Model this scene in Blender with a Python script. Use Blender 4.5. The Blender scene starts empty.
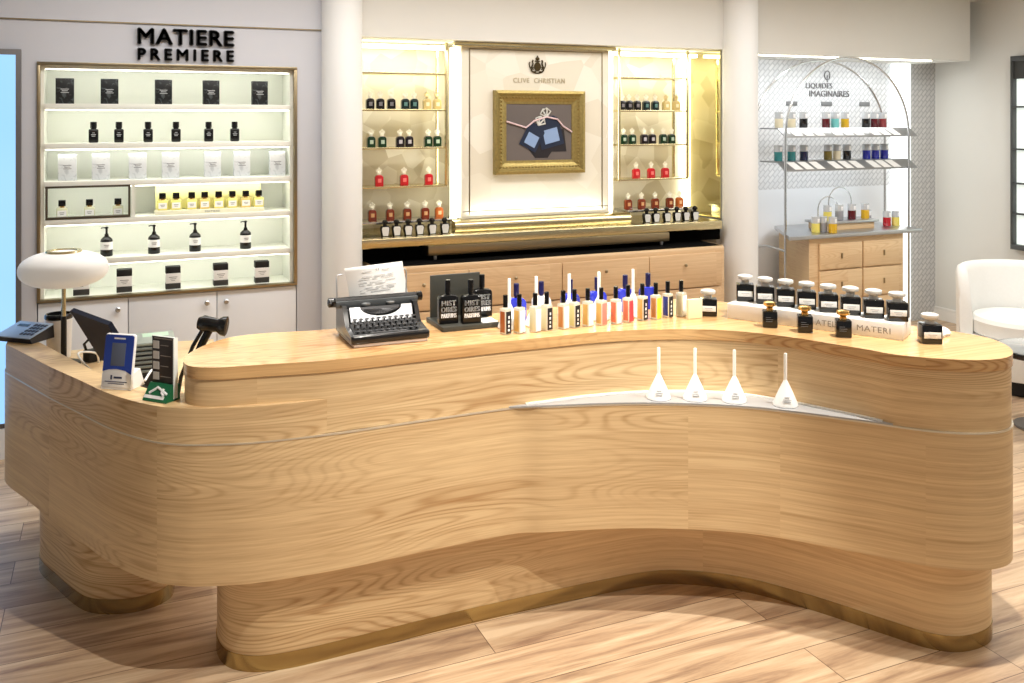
import bpy, bmesh, math, random
from mathutils import Vector, Matrix

scene = bpy.context.scene
COL = scene.collection
R = math.radians
random.seed(7)

# ------------------------------------------------------------------ camera
cam_d = bpy.data.cameras.new('camera')
cam = bpy.data.objects.new('camera', cam_d); COL.objects.link(cam)
cam.location = (0, 0, 1.75)
cam.rotation_euler = (R(90), 0, R(-23.5))
cam_d.sensor_fit = 'HORIZONTAL'; cam_d.sensor_width = 36
cam_d.lens = 920 / 1024 * 36
cam_d.shift_y = -223.5 / 1024
cam_d.clip_start = 0.05
scene.camera = cam

# ------------------------------------------------------------------ world, exposure
w = bpy.data.worlds.new('store_world'); scene.world = w; w.use_nodes = True
w.node_tree.nodes['Background'].inputs[0].default_value = (1.0, 0.985, 0.965, 1)
w.node_tree.nodes['Background'].inputs[1].default_value = 0.20
vs = scene.view_settings
vs.view_transform = 'Standard'; vs.look = 'None'; vs.gamma = 1.0; vs.use_curve_mapping = False
vs.exposure = 0.44

def lamp(name, kind, loc, energy, color=(1, .95, .88), rot=None, target=None, size=None, size_y=None, **kw):
    d = bpy.data.lights.new(name, kind); d.energy = energy; d.color = color
    o = bpy.data.objects.new(name, d); COL.objects.link(o); o.location = loc
    if target is not None:
        v = Vector(target) - Vector(loc)
        o.rotation_euler = v.to_track_quat('-Z', 'Y').to_euler()
    elif rot: o.rotation_euler = rot
    if kind == 'AREA':
        d.shape = 'RECTANGLE' if size_y else 'SQUARE'; d.size = size
        if size_y: d.size_y = size_y
    for k, v in kw.items(): setattr(d, k, v)
    return o

# shop ceiling: unseen area lamps added as ambient fill, spotlights over the counter
COOL = (1, .98, .955)
lamp('ceiling_fill_light', 'AREA', (3.4, 0.4, 2.70), 10, COOL, size=1.6, size_y=1.6)
lamp('ceiling_fill_light', 'AREA', (1.9, 4.35, 2.70), 48, COOL, size=4.6, size_y=.5)
lamp('ceiling_fill_light', 'AREA', (5.2, 3.4, 2.70), 36, COOL, size=1.2, size_y=1.2)
WARM = (1, .945, .86)
lamp('ceiling_spot', 'SPOT', (0.95, 1.90, 2.66), 118, WARM, target=(0.95, 2.9, .3), spot_size=R(66), spot_blend=.4, shadow_soft_size=.02)
lamp('ceiling_spot', 'SPOT', (1.05, 3.12, 2.66), 62, WARM, target=(.95, 3.0, .9), spot_size=R(80), spot_blend=.4, shadow_soft_size=.02)
lamp('ceiling_spot', 'SPOT', (2.52, 2.08, 2.66), 165, WARM, target=(2.2, 2.25, .3), spot_size=R(88), spot_blend=.4, shadow_soft_size=.02)
lamp('ceiling_spot', 'SPOT', (2.7, 0.6, 2.66), 9, WARM, target=(2.5, 2.1, .6), spot_size=R(60), spot_blend=.5, shadow_soft_size=.03)

# ------------------------------------------------------------------ materials
def lin(c):
    return tuple((x / 255 / 12.92) if x / 255 <= .04045 else ((x / 255 + .055) / 1.055) ** 2.4 for x in c)
MATS = {}
def mat(name, rgb, rough=.5, metal=0., trans=0., emit=None, estr=0., spec=.5, coat=0., alpha=1., ior=1.45):
    if name in MATS: return MATS[name]
    m = bpy.data.materials.new(name); m.use_nodes = True
    b = m.node_tree.nodes['Principled BSDF']
    c = lin(rgb)
    b.inputs['Base Color'].default_value = (*c, 1)
    b.inputs['Roughness'].default_value = rough
    b.inputs['Metallic'].default_value = metal
    b.inputs['Transmission Weight'].default_value = trans
    b.inputs['Specular IOR Level'].default_value = spec
    b.inputs['Coat Weight'].default_value = coat
    b.inputs['IOR'].default_value = ior
    b.inputs['Alpha'].default_value = alpha
    if emit:
        b.inputs['Emission Color'].default_value = (*lin(emit), 1)
        b.inputs['Emission Strength'].default_value = estr
    MATS[name] = m
    return m

def nodes_of(m):
    nt = m.node_tree
    return nt, nt.nodes, nt.links, nt.nodes['Principled BSDF']

def vary(m, scale, amount, stretch=(1, 1, 1), coord='Object', detail=3):
    """soft noise variation of the base colour plus a faint bump: paint, plaster, fabric"""
    nt, N, L, b = nodes_of(m)
    tc = N.new('ShaderNodeTexCoord'); mp = N.new('ShaderNodeMapping'); nz = N.new('ShaderNodeTexNoise')
    mp.inputs['Scale'].default_value = stretch
    nz.inputs['Scale'].default_value = scale; nz.inputs['Detail'].default_value = detail
    mx = N.new('ShaderNodeMix'); mx.data_type = 'RGBA'
    c = b.inputs['Base Color'].default_value[:]
    mx.inputs[6].default_value = tuple(max(0, v * (1 - amount)) for v in c[:3]) + (1,)
    mx.inputs[7].default_value = tuple(min(1, v * (1 + amount)) for v in c[:3]) + (1,)
    L.new(tc.outputs[coord], mp.inputs[0]); L.new(mp.outputs[0], nz.inputs[0])
    L.new(nz.outputs[0], mx.inputs[0]); L.new(mx.outputs[2], b.inputs['Base Color'])
    return m

def wood(name, light, dark, rough=.42, grain=1.0, panel=1.25, coat=0., vscale=1.0):
    """oak veneer: long grain along U, cathedral figure, fine pores, panel joints along U"""
    m = bpy.data.materials.new(name); m.use_nodes = True
    nt, N, L, b = nodes_of(m)
    b.inputs['Roughness'].default_value = rough
    b.inputs['Coat Weight'].default_value = coat; b.inputs['Coat Roughness'].default_value = .12
    uv = N.new('ShaderNodeTexCoord')
    sep = N.new('ShaderNodeSeparateXYZ'); L.new(uv.outputs['UV'], sep.inputs[0])
    def math_(op, a, bb=None, c=None):
        n = N.new('ShaderNodeMath'); n.operation = op
        for i, v in enumerate((a, bb, c)):
            if v is None: continue
            if isinstance(v, (int, float)): n.inputs[i].default_value = v
            else: L.new(v, n.inputs[i])
        return n.outputs[0]
    pid = math_('FLOOR', math_('DIVIDE', sep.outputs[0], panel))
    wv = math_('MULTIPLY', pid, 7.31)
    def noise(sx, sy, scale, detail, dist=0.):
        cmb = N.new('ShaderNodeCombineXYZ')
        L.new(math_('MULTIPLY', sep.outputs[0], sx), cmb.inputs[0])
        L.new(math_('MULTIPLY', sep.outputs[1], sy * vscale), cmb.inputs[1])
        n = N.new('ShaderNodeTexNoise'); n.noise_dimensions = '4D'
        n.inputs['Scale'].default_value = scale; n.inputs['Detail'].default_value = detail
        n.inputs['Distortion'].default_value = dist
        L.new(cmb.outputs[0], n.inputs['Vector']); L.new(wv, n.inputs['W'])
        return n.outputs[0]
    broad = noise(.45, 6.5, 1.5, 3, .3)
    streak = noise(1.3, 85, 1.0, 4, .25)
    fig = noise(.85, 6.0, 1.0, 1, .12)
    rings = math_('SINE', math_('MULTIPLY', fig, 230.0))
    rings = math_('POWER', math_('MULTIPLY', math_('ADD', rings, 1.0), .5), 3.0)
    msk = math_('MINIMUM', 1.0, math_('MAXIMUM', math_('MULTIPLY', math_('SUBTRACT', noise(.6, 2.2, 1.3, 1), .47), 6.0), .08))
    pores = noise(7, 260, 1.0, 2)
    f = math_('ADD', math_('MULTIPLY', broad, .55), math_('MULTIPLY', math_('MULTIPLY', rings, msk), .42 * grain))
    f = math_('ADD', f, math_('MULTIPLY', math_('SUBTRACT', streak, .5), .95 * grain))
    f = math_('ADD', f, math_('MULTIPLY', math_('SUBTRACT', pores, .5), .60 * grain))
    f = math_('SUBTRACT', f, .02)
    rp = N.new('ShaderNodeValToRGB')
    rp.color_ramp.elements[0].position = .08; rp.color_ramp.elements[0].color = (*lin(light), 1)
    rp.color_ramp.elements[1].position = .95; rp.color_ramp.elements[1].color = (*lin(dark), 1)
    L.new(f, rp.inputs[0]); L.new(rp.outputs[0], b.inputs['Base Color'])
    bp = N.new('ShaderNodeBump'); bp.inputs['Strength'].default_value = .06; bp.inputs['Distance'].default_value = .002
    L.new(pores, bp.inputs['Height']); L.new(bp.outputs[0], b.inputs['Normal'])
    MATS[name] = m
    return m

OAK = wood('oak_veneer', (234, 205, 158), (174, 129, 80), panel=1.85)
OAK_TOP = wood('varnished_oak', (230, 190, 134), (164, 106, 54), rough=.2, grain=.9, coat=.35, panel=1.6)
OAK_CAB = wood('oak_drawers', (222, 192, 152), (172, 132, 92), rough=.45, grain=.7, panel=.62)
OAK_PALE = wood('pale_oak', (228, 200, 158), (190, 148, 104), rough=.45, grain=.6, panel=.5)

def floor_mat():
    m = bpy.data.materials.new('oak_floor_planks'); m.use_nodes = True
    nt, N, L, b = nodes_of(m)
    tc = N.new('ShaderNodeTexCoord')
    br = N.new('ShaderNodeTexBrick'); br.offset = .37; br.squash = 1
    br.inputs['Scale'].default_value = 1.0
    br.inputs['Brick Width'].default_value = 1.5; br.inputs['Row Height'].default_value = .19
    br.inputs['Mortar Size'].default_value = .0016; br.inputs['Mortar Smooth'].default_value = .2
    br.inputs['Color1'].default_value = (.2, .2, .2, 1); br.inputs['Color2'].default_value = (.9, .9, .9, 1)
    br.inputs['Mortar'].default_value = (.5, .5, .5, 1)
    mp0 = N.new('ShaderNodeMapping'); mp0.inputs['Location'].default_value = (.35, .07, 0)
    L.new(tc.outputs['Object'], mp0.inputs[0]); L.new(mp0.outputs[0], br.inputs['Vector'])
    mp = N.new('ShaderNodeMapping'); mp.inputs['Scale'].default_value = (1.0, 12, 1); L.new(tc.outputs['Object'], mp.inputs[0])
    n1 = N.new('ShaderNodeTexNoise'); n1.noise_dimensions = '4D'; n1.inputs['Scale'].default_value = 1.5
    n1.inputs['Detail'].default_value = 6; n1.inputs['Roughness'].default_value = .62; n1.inputs['Distortion'].default_value = .7
    mul = N.new('ShaderNodeMath'); mul.operation = 'MULTIPLY'; mul.inputs[1].default_value = 11
    L.new(br.outputs['Color'], mul.inputs[0]); L.new(mul.outputs[0], n1.inputs['W']); L.new(mp.outputs[0], n1.inputs['Vector'])
    rp = N.new('ShaderNodeValToRGB'); e = rp.color_ramp.elements
    e[0].position = .34; e[0].color = (*lin((146, 114, 88)), 1)
    e[1].position = .64; e[1].color = (*lin((220, 194, 158)), 1)
    x = e.new(.48); x.color = (*lin((192, 160, 124)), 1)
    L.new(n1.outputs[0], rp.inputs[0])
    hs = N.new('ShaderNodeHueSaturation'); hs.inputs['Saturation'].default_value = .92
    mr = N.new('ShaderNodeMapRange'); mr.inputs[3].default_value = .86; mr.inputs[4].default_value = 1.1
    L.new(br.outputs['Color'], mr.inputs[0]); L.new(mr.outputs[0], hs.inputs['Value']); L.new(rp.outputs[0], hs.inputs['Color'])
    mx = N.new('ShaderNodeMix'); mx.data_type = 'RGBA'; mx.inputs[7].default_value = (*lin((96, 70, 52)), 1)
    L.new(br.outputs['Fac'], mx.inputs[0]); L.new(hs.outputs[0], mx.inputs[6]); L.new(mx.outputs[2], b.inputs['Base Color'])
    b.inputs['Roughness'].default_value = .38
    return m
FLOOR = floor_mat()

def brass_mat(name, rgb, rough):
    m = mat(name, rgb, rough, 1.0)
    nt, N, L, b = nodes_of(m)
    tc = N.new('ShaderNodeTexCoord'); mp = N.new('ShaderNodeMapping'); mp.inputs['Scale'].default_value = (3, 3, 90)
    nz = N.new('ShaderNodeTexNoise'); nz.inputs['Scale'].default_value = 2.0; nz.inputs['Detail'].default_value = 3
    mr = N.new('ShaderNodeMapRange'); mr.inputs[3].default_value = rough * .75; mr.inputs[4].default_value = rough * 1.35
    L.new(tc.outputs['Object'], mp.inputs[0]); L.new(mp.outputs[0], nz.inputs[0]); L.new(nz.outputs[0], mr.inputs[0]); L.new(mr.outputs[0], b.inputs['Roughness'])
    return m
BRASS = brass_mat('brushed_brass', (216, 204, 164), .24)
BRASS_DK = brass_mat('aged_brass', (158, 144, 116), .32)
KICK = brass_mat('kick_brass', (178, 158, 112), .2)
BRASS_FRAME = mat('polished_brass_edge', (226, 214, 170), .25, 1.0)
GOLD_MIRROR = mat('gold_mirror', (226, 218, 174), .06, 1.0)
CHROME = mat('chrome', (214, 215, 217), .2, 1.0)
STEEL = mat('brushed_steel', (190, 192, 194), .3, 1.0)
WALL = vary(mat('warm_white_paint', (220, 219, 213), .7), 3, .025)
WALL_L = vary(mat('cool_white_paint', (203, 205, 212), .6), 3, .02)
COLUMN = vary(mat('column_paint', (230, 231, 230), .6), 3, .02)
CEIL = vary(mat('ceiling_paint', (238, 236, 230), .8), 2, .02)
LACQ = mat('white_lacquer', (234, 238, 243), .32)
SHELFW = mat('shelf_white', (243, 245, 236), .4)
BLACK = mat('black_gloss', (12, 12, 13), .22)
BLACKM = mat('black_matte', (20, 20, 21), .55)
DARKGREY = vary(mat('dark_grey', (58, 58, 56), .5), 6, .12)
WHITE = mat('white_plastic', (240, 240, 240), .38)
PAPER = vary(mat('white_paper', (244, 244, 242), .8), 20, .02)
INK = mat('grey_ink', (120, 120, 122), .7)
PALEINK = mat('pale_ink', (186, 188, 190), .6)
LEDW = mat('led_white', (255, 252, 235), .5, emit=(255, 252, 232), estr=4.0)
LEDSOFT = mat('led_panel', (248, 252, 250), .5, emit=(246, 252, 250), estr=1.25)
CAPGREY = vary(mat('pale_grey_cap', (206, 206, 202), .45), 30, .08)
GOLDCAP = mat('gold_cap', (222, 184, 112), .22, 1.0)

def mosaic_mat():
    m = mat('shell_mosaic', (226, 218, 192), .38)
    nt, N, L, b = nodes_of(m)
    tc = N.new('ShaderNodeTexCoord'); vo = N.new('ShaderNodeTexVoronoi'); vo.inputs['Scale'].default_value = 7
    sp = N.new('ShaderNodeSeparateColor'); rp = N.new('ShaderNodeValToRGB')
    rp.color_ramp.elements[0].color = (*lin((205, 194, 164)), 1); rp.color_ramp.elements[1].color = (*lin((240, 234, 214)), 1)
    L.new(tc.outputs['Object'], vo.inputs['Vector']); L.new(vo.outputs['Color'], sp.inputs[0])
    L.new(sp.outputs[0], rp.inputs[0]); L.new(rp.outputs[0], b.inputs['Base Color'])
    return m
MOSAIC = mosaic_mat()
def panel_mat():
    m = mat('pearl_panel', (236, 230, 212), .4)
    nt, N, L, b = nodes_of(m)
    tc = N.new('ShaderNodeTexCoord'); vo = N.new('ShaderNodeTexVoronoi'); vo.inputs['Scale'].default_value = 5
    sp = N.new('ShaderNodeSeparateColor'); rp = N.new('ShaderNodeValToRGB')
    rp.color_ramp.elements[0].color = (*lin((226, 219, 200)), 1); rp.color_ramp.elements[1].color = (*lin((240, 236, 222)), 1)
    L.new(tc.outputs['Object'], vo.inputs['Vector']); L.new(vo.outputs['Color'], sp.inputs[0])
    L.new(sp.outputs[0], rp.inputs[0]); L.new(rp.outputs[0], b.inputs['Base Color'])
    return m
PEARL = panel_mat()
def weave_mat(name, c1, c2, c3, scale=15):
    m = mat(name, c1, .7)
    nt, N, L, b = nodes_of(m)
    tc = N.new('ShaderNodeTexCoord'); mp = N.new('ShaderNodeMapping')
    mp.inputs['Rotation'].default_value = (R(90), 0, 0)
    mp2 = N.new('ShaderNodeMapping'); mp2.inputs['Rotation'].default_value = (0, 0, R(45))
    br = N.new('ShaderNodeTexBrick'); br.inputs['Scale'].default_value = scale
    br.inputs['Brick Width'].default_value = 1.0; br.inputs['Row Height'].default_value = .5
    br.inputs['Mortar Size'].default_value = .07
    br.inputs['Color1'].default_value = (*lin(c1), 1); br.inputs['Color2'].default_value = (*lin(c2), 1); br.inputs['Mortar'].default_value = (*lin(c3), 1)
    L.new(tc.outputs['Object'], mp.inputs[0]); L.new(mp.outputs[0], mp2.inputs[0]); L.new(mp2.outputs[0], br.inputs['Vector'])
    L.new(br.outputs[0], b.inputs['Base Color'])
    return m
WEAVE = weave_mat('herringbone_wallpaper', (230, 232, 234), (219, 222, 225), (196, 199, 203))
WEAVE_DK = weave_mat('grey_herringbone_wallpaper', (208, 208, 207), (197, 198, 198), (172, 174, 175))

# ------------------------------------------------------------------ mesh builder
class MB:
    def __init__(self):
        self.bm = bmesh.new(); self.uv = self.bm.loops.layers.uv.new('UVMap'); self.done = set()
    def _bevel(self, edges, off, seg=2):
        if off > 0:
            bmesh.ops.bevel(self.bm, geom=list(edges), offset=off, segments=seg, profile=.5, affect='EDGES', clamp_overlap=True)
    def box(self, x0, x1, y0, y1, z0, z1, bevel=0, seg=2, M=None):
        r = bmesh.ops.create_cube(self.bm, size=1)
        T = Matrix.Translation(((x0 + x1) / 2, (y0 + y1) / 2, (z0 + z1) / 2)) @ Matrix.Diagonal((x1 - x0, y1 - y0, z1 - z0, 1))
        if M is not None: T = M @ T
        bmesh.ops.transform(self.bm, matrix=T, verts=r['verts'])
        es = {e for v in r['verts'] for e in v.link_edges}
        self._bevel(es, bevel, seg)
        return self
    def prism(self, poly, z0, z1, bevel=0, seg=2, caps=(True, True), M=None, bottom=True, u0=0.):
        bm = self.bm
        n = len(poly)
        area = sum(poly[i][0] * poly[(i + 1) % n][1] - poly[(i + 1) % n][0] * poly[i][1] for i in range(n))
        if area < 0: poly = poly[::-1]; rev = True
        else: rev = False
        a = [bm.verts.new((p[0], p[1], z0)) for p in poly]; b = [bm.verts.new((p[0], p[1], z1)) for p in poly]
        s = [u0]
        for i in range(n): s.append(s[-1] + math.dist(poly[i], poly[(i + 1) % n]))
        sides = []
        for i in range(n):
            j = (i + 1) % n
            f = bm.faces.new((a[i], a[j], b[j], b[i])); self.done.add(f)
            for lp, uv in zip(f.loops, ((s[i], z0), (s[i + 1], z0), (s[i + 1], z1), (s[i], z1))): lp[self.uv].uv = uv
            sides.append(f)
        top = bot = None
        if caps[1]:
            top = bm.faces.new(b)
        if caps[0]:
            bot = bm.faces.new(a[::-1])
        for f in (top, bot):
            if f:
                self.done.add(f)
                for lp in f.loops: lp[self.uv].uv = (lp.vert.co.x, lp.vert.co.y)
        if M is not None: bmesh.ops.transform(bm, matrix=M, verts=a + b)
        if bevel:
            es = set(top.edges) if top else set()
            if bottom and bot: es |= set(bot.edges)
            self._bevel(es, bevel, seg)
        return self
    def lathe(self, prof, c=(0, 0), seg=20, M=None, sy=1.0):
        bm = self.bm; rings = []; vs_ = []
        for r, z in prof:
            if r < 1e-6:
                v = bm.verts.new((c[0], c[1], z)); rings.append([v]); vs_.append(v)
            else:
                ring = [bm.verts.new((c[0] + r * math.cos(2 * math.pi * k / seg), c[1] + sy * r * math.sin(2 * math.pi * k / seg), z)) for k in range(seg)]
                rings.append(ring); vs_ += ring
        for q in range(len(rings) - 1):
            A, B = rings[q], rings[q + 1]
            if len(A) == 1 and len(B) == 1: continue
            for k in range(seg):
                k2 = (k + 1) % seg
                if len(A) == 1: bm.faces.new((A[0], B[k2], B[k]))
                elif len(B) == 1: bm.faces.new((A[k], A[k2], B[0]))
                else: bm.faces.new((A[k], A[k2], B[k2], B[k]))
        if len(rings[0]) > 1: bm.faces.new(rings[0][::-1])
        if len(rings[-1]) > 1: bm.faces.new(rings[-1])
        if M is not None: bmesh.ops.transform(bm, matrix=M, verts=vs_)
        return self
    def tube(self, path, r, seg=8, closed=False):
        bm = self.bm; P = [Vector(p) for p in path]; n = len(P); rings = []
        up = None
        for i in range(n):
            if closed: t = P[(i + 1) % n] - P[i - 1]
            else: t = P[min(i + 1, n - 1)] - P[max(i - 1, 0)]
            t.normalize()
            if up is None: up = t.orthogonal().normalized()
            up = (up - t * up.dot(t)); 
            if up.length < 1e-6: up = t.orthogonal()
            up.normalize(); s = t.cross(up)
            rings.append([bm.verts.new(P[i] + r * (math.cos(2 * math.pi * k / seg) * up + math.sin(2 * math.pi * k / seg) * s)) for k in range(seg)])
        for i in range(n if closed else n - 1):
            A, B = rings[i], rings[(i + 1) % n]
            for k in range(seg):
                k2 = (k + 1) % seg
                bm.faces.new((A[k], A[k2], B[k2], B[k]))
        if not closed:
            bm.faces.new(rings[0][::-1]); bm.faces.new(rings[-1])
        return self
    def ribbon(self, path, z0, z1, out):
        """thin upright strip that follows a plan curve, OUT metres proud of it on its right-hand side"""
        n = len(path); L_ = offset_open(path, out); I_ = offset_open(path, -.004)
        self.prism(L_ + I_[::-1], z0, z1)
        return self
    def wedge(self, prof, x0, x1):
        """side profile [(y, z)] pulled along x"""
        bm = self.bm
        a = [bm.verts.new((x0, p[0], p[1])) for p in prof]; b = [bm.verts.new((x1, p[0], p[1])) for p in prof]
        n = len(prof)
        for i in range(n): bm.faces.new((a[i], a[(i + 1) % n], b[(i + 1) % n], b[i]))
        bm.faces.new(a[::-1]); bm.faces.new(b)
        return self
    def quad(self, pts, th):
        """a flat panel given by 4 corners (front face, counter-clockwise), TH thick behind"""
        P = [Vector(p) for p in pts]; n = (P[1] - P[0]).cross(P[3] - P[0]).normalized()
        bm = self.bm
        a = [bm.verts.new(p) for p in P]; b = [bm.verts.new(p - n * th) for p in P]
        k = len(P)
        bm.faces.new(a); bm.faces.new(b[::-1])
        for i in range(k): bm.faces.new((a[(i + 1) % k], a[i], b[i], b[(i + 1) % k]))
        return self
    def build(self, name, m, parent=None, sharp=35):
        bm = self.bm
        bmesh.ops.recalc_face_normals(bm, faces=bm.faces[:])
        for f in bm.faces:
            f.smooth = True
            if f in self.done and f.is_valid: continue
            nx, ny, nz = (abs(v) for v in f.normal)
            for lp in f.loops:
                c = lp.vert.co
                lp[self.uv].uv = (c.x, c.y) if nz >= max(nx, ny) else ((c.x, c.z) if ny >= nx else (c.y, c.z))
        me = bpy.data.meshes.new(name); bm.to_mesh(me); bm.free()
        me.set_sharp_from_angle(angle=R(sharp))
        me.materials.append(m)
        o = bpy.data.objects.new(name, me); COL.objects.link(o)
        if parent: o.parent = parent
        return o

def tag(o, label, cat, group=None):
    o['label'] = label; o['category'] = cat
    if group: o['group'] = group
    return o
def thing(name, loc, label, cat, rz=0., group=None):
    o = bpy.data.objects.new(name, None); COL.objects.link(o)
    o.location = loc; o.rotation_euler = (0, 0, R(rz)); o.empty_display_size = .05
    return tag(o, label, cat, group)
def struct(o):
    o['kind'] = 'structure'; return o
def dup(root, loc, label, rz=None, group=None):
    r = root.copy(); COL.objects.link(r); r.location = loc
    if rz is not None: r.rotation_euler = (0, 0, R(rz))
    r['label'] = label
    if group: r['group'] = group
    for ch in list(root.children):
        c = ch.copy(); COL.objects.link(c); c.parent = r
        for g in list(ch.children):
            d = g.copy(); COL.objects.link(d); d.parent = c
    return r
PROTO = {}
def place(key, maker, loc, label, rz=0., group=None):
    """first of a kind is built, every later one is a copy with copies of its parts"""
    if key in PROTO:
        return dup(PROTO[key], loc, label, rz, group)
    o = maker(); o.location = loc; o.rotation_euler = (0, 0, R(rz)); o['label'] = label
    if group: o['group'] = group
    PROTO[key] = o
    return o
ORD = ['first', 'second', 'third', 'fourth', 'fifth', 'sixth', 'seventh', 'eighth', 'ninth', 'tenth', 'eleventh', 'twelfth', 'thirteenth', 'fourteenth']

def crom(pts, per=6, closed=False):
    P = [Vector(p) for p in pts]; n = len(P); out = []
    for i in range(n if closed else n - 1):
        if closed: p0, p1, p2, p3 = P[i - 1], P[i], P[(i + 1) % n], P[(i + 2) % n]
        else: p0, p1, p2, p3 = P[max(i - 1, 0)], P[i], P[i + 1], P[min(i + 2, n - 1)]
        for k in range(per):
            t = k / per
            q = .5 * ((2 * p1) + (p2 - p0) * t + (2 * p0 - 5 * p1 + 4 * p2 - p3) * t * t + (3 * p1 - p0 - 3 * p2 + p3) * t ** 3)
            out.append(tuple(q))
    if not closed: out.append(tuple(P[-1]))
    return out
def offset_open(path, d):
    out = []
    for i, p in enumerate(path):
        a = path[max(i - 1, 0)]; b = path[min(i + 1, len(path) - 1)]
        t = Vector((b[0] - a[0], b[1] - a[1])).normalized()
        out.append((p[0] + t.y * d, p[1] - t.x * d))
    return out
def offset_closed(poly, d):
    n = len(poly); out = []
    for i, p in enumerate(poly):
        a = poly[i - 1]; b = poly[(i + 1) % n]
        t = Vector((b[0] - a[0], b[1] - a[1])).normalized()
        out.append((p[0] + t.y * d, p[1] - t.x * d))
    return out
def arc(cx, cz, rx, rz, a0, a1, n):
    return [(cx + rx * math.cos(R(a0 + (a1 - a0) * k / n)), cz + rz * math.sin(R(a0 + (a1 - a0) * k / n))) for k in range(n + 1)]

def text(name, s, m, parent, x0, x1, z0, z1, y, depth=.001, bold=0., M=None, spacing=1.0, fat=()):
    """lettering that fills the given upright rectangle, facing -Y"""
    cu = bpy.data.curves.new('lettering', 'FONT'); cu.body = s; cu.size = 1; cu.offset = bold; cu.space_character = spacing
    cu.resolution_u = 3; cu.extrude = .5
    ob = bpy.data.objects.new('lettering', cu); COL.objects.link(ob)
    dg = bpy.context.evaluated_depsgraph_get(); dg.update()
    me = bpy.data.meshes.new_from_object(ob.evaluated_get(dg))
    bpy.data.objects.remove(ob); bpy.data.curves.remove(cu)
    xs = [v.co.x for v in me.vertices]; ys = [v.co.y for v in me.vertices]; zs = [v.co.z for v in me.vertices]
    ax, bx, ay, by, az, bz = min(xs), max(xs), min(ys), max(ys), min(zs), max(zs)
    for v in me.vertices:
        c = v.co
        p = Vector((x0 + (c.x - ax) / (bx - ax) * (x1 - x0), y - (c.z - az) / (bz - az) * depth, z0 + (c.y - ay) / (by - ay) * (z1 - z0)))
        v.co = (M @ p) if M is not None else p
    if fat:
        bm = bmesh.new()
        for dx, dz in ((0, 0),) + tuple(fat):
            t2 = me.copy(); sh_ = Vector((dx, 0, dz))
            for v in t2.vertices: v.co += sh_
            bm.from_mesh(t2); bpy.data.meshes.remove(t2)
        bm.to_mesh(me); bm.free()
    me.name = name; me.materials.clear(); me.materials.append(m)
    o = bpy.data.objects.new(name, me); COL.objects.link(o)
    if parent: o.parent = parent
    return o
def lines(name, m, parent, rects, y, th=.0006):
    b = MB()
    for x0, x1, z0, z1 in rects: b.box(x0, x1, y - th, y, z0, z1)
    return b.build(name, m, parent)

# ================================================================== THE SETTING
struct(MB().box(-4, 9, -4, 6.1, -.1, 0).build('floor', FLOOR))
struct(MB().box(-4, 9, -1.0, 6.1, 2.72, 2.84).build('ceiling', CEIL))
b = MB()
b.box(-4, -.36, 5.4, 5.95, 0, 2.262); b.box(.985, 1.25, 5.4, 5.95, 0, 2.262)
b.box(-.36, .985, 5.4, 5.95, 2.045, 2.262); b.box(-.36, .985, 5.72, 5.95, 0, 2.045)
struct(b.build('wall_left', WALL_L))
struct(MB().box(-4, 1.25, 5.39, 5.95, 2.268, 2.72).build('wall_left_upper', WALL_L))
struct(MB().box(-4, 1.25, 5.388, 5.5, 2.262, 2.268).build('trim_1', BRASS_DK))
struct(MB().box(1.25, 4.06, 5.37, 5.95, 2.235, 2.72).build('wall_header_middle', WALL))
b = MB(); b.box(1.25, 4.0, 5.85, 5.95, 0, 2.235)
struct(b.build('wall_niche', MOSAIC))
struct(MB().box(3.966, 4.2, 5.45, 5.95, 0, 2.235).build('wall_pier', WALL))
struct(MB().box(4.06, 6.394, 5.37, 5.95, 2.215, 2.72).build('wall_header_right', WALL))
struct(MB().box(4.2, 6.08, 5.9, 5.95, 1.18, 2.215).build('wall_alcove_upper', WEAVE))
struct(MB().box(4.2, 6.08, 5.9, 5.95, 0, 1.18).build('wall_alcove_lower', LACQ))
struct(MB().box(6.08, 6.6, 5.9, 5.95, 0, 2.235).build('wall_alcove_side', WEAVE_DK))
struct(MB().box(6.394, 6.6, 5.86, 5.95, 2.235, 2.72).build('wall_alcove_top', WALL))
struct(MB().box(6.6, 6.72, -1, 5.95, 0, 2.72).build('wall_right', WALL))
b = MB(); b.box(6.582, 6.6, 1, 5.9, 0, .085); b.box(6.586, 6.6, 1, 5.9, .085, .11, .004)
struct(b.build('baseboard_right', mat('white_trim', (240, 238, 233), .45)))
def column(cx, cy, r, name):
    b = MB(); b.lathe([(r, 0), (r, 2.72)], (cx, cy), 48)
    return struct(b.build(name, COLUMN))
column(1.238, 5.35, .118, 'trim_2'); column(4.09, 5.35, .128, 'trim_3')

# ================================================================== COUNTER
F_left = [(-.385, 4.13), (-.29, 3.90), (-.195, 3.67), (-.10, 3.46), (-.025, 3.29), (.035, 3.18), (.115, 3.068), (.19, 3.005), (.268, 2.968)]
F_mid = [(.415, 2.928), (.668, 2.910), (.95, 2.918), (1.26, 2.920)]
S_rec = [(1.393, 2.882), (1.565, 2.832), (1.70, 2.782), (1.868, 2.698), (2.004, 2.610), (2.10, 2.525), (2.211, 2.402), (2.290, 2.312)]
U_rec = [(1.40, 2.917), (1.53, 2.916), (1.62, 2.908), (1.767, 2.880), (1.945, 2.812), (2.09, 2.705), (2.195, 2.56), (2.25, 2.448), (2.305, 2.335)]
F_right = [(2.335, 2.255), (2.39, 2.19), (2.44, 2.145), (2.51, 2.10), (2.59, 2.078), (2.66, 2.085), (2.72, 2.12), (2.78, 2.19), (2.815, 2.29), (2.79, 2.40)]
BACK = [(2.70, 2.58), (2.57, 2.82), (2.43, 3.06), (2.28, 3.25), (2.05, 3.35), (1.7, 3.37), (1.1, 3.345), (.7, 3.345)]
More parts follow.
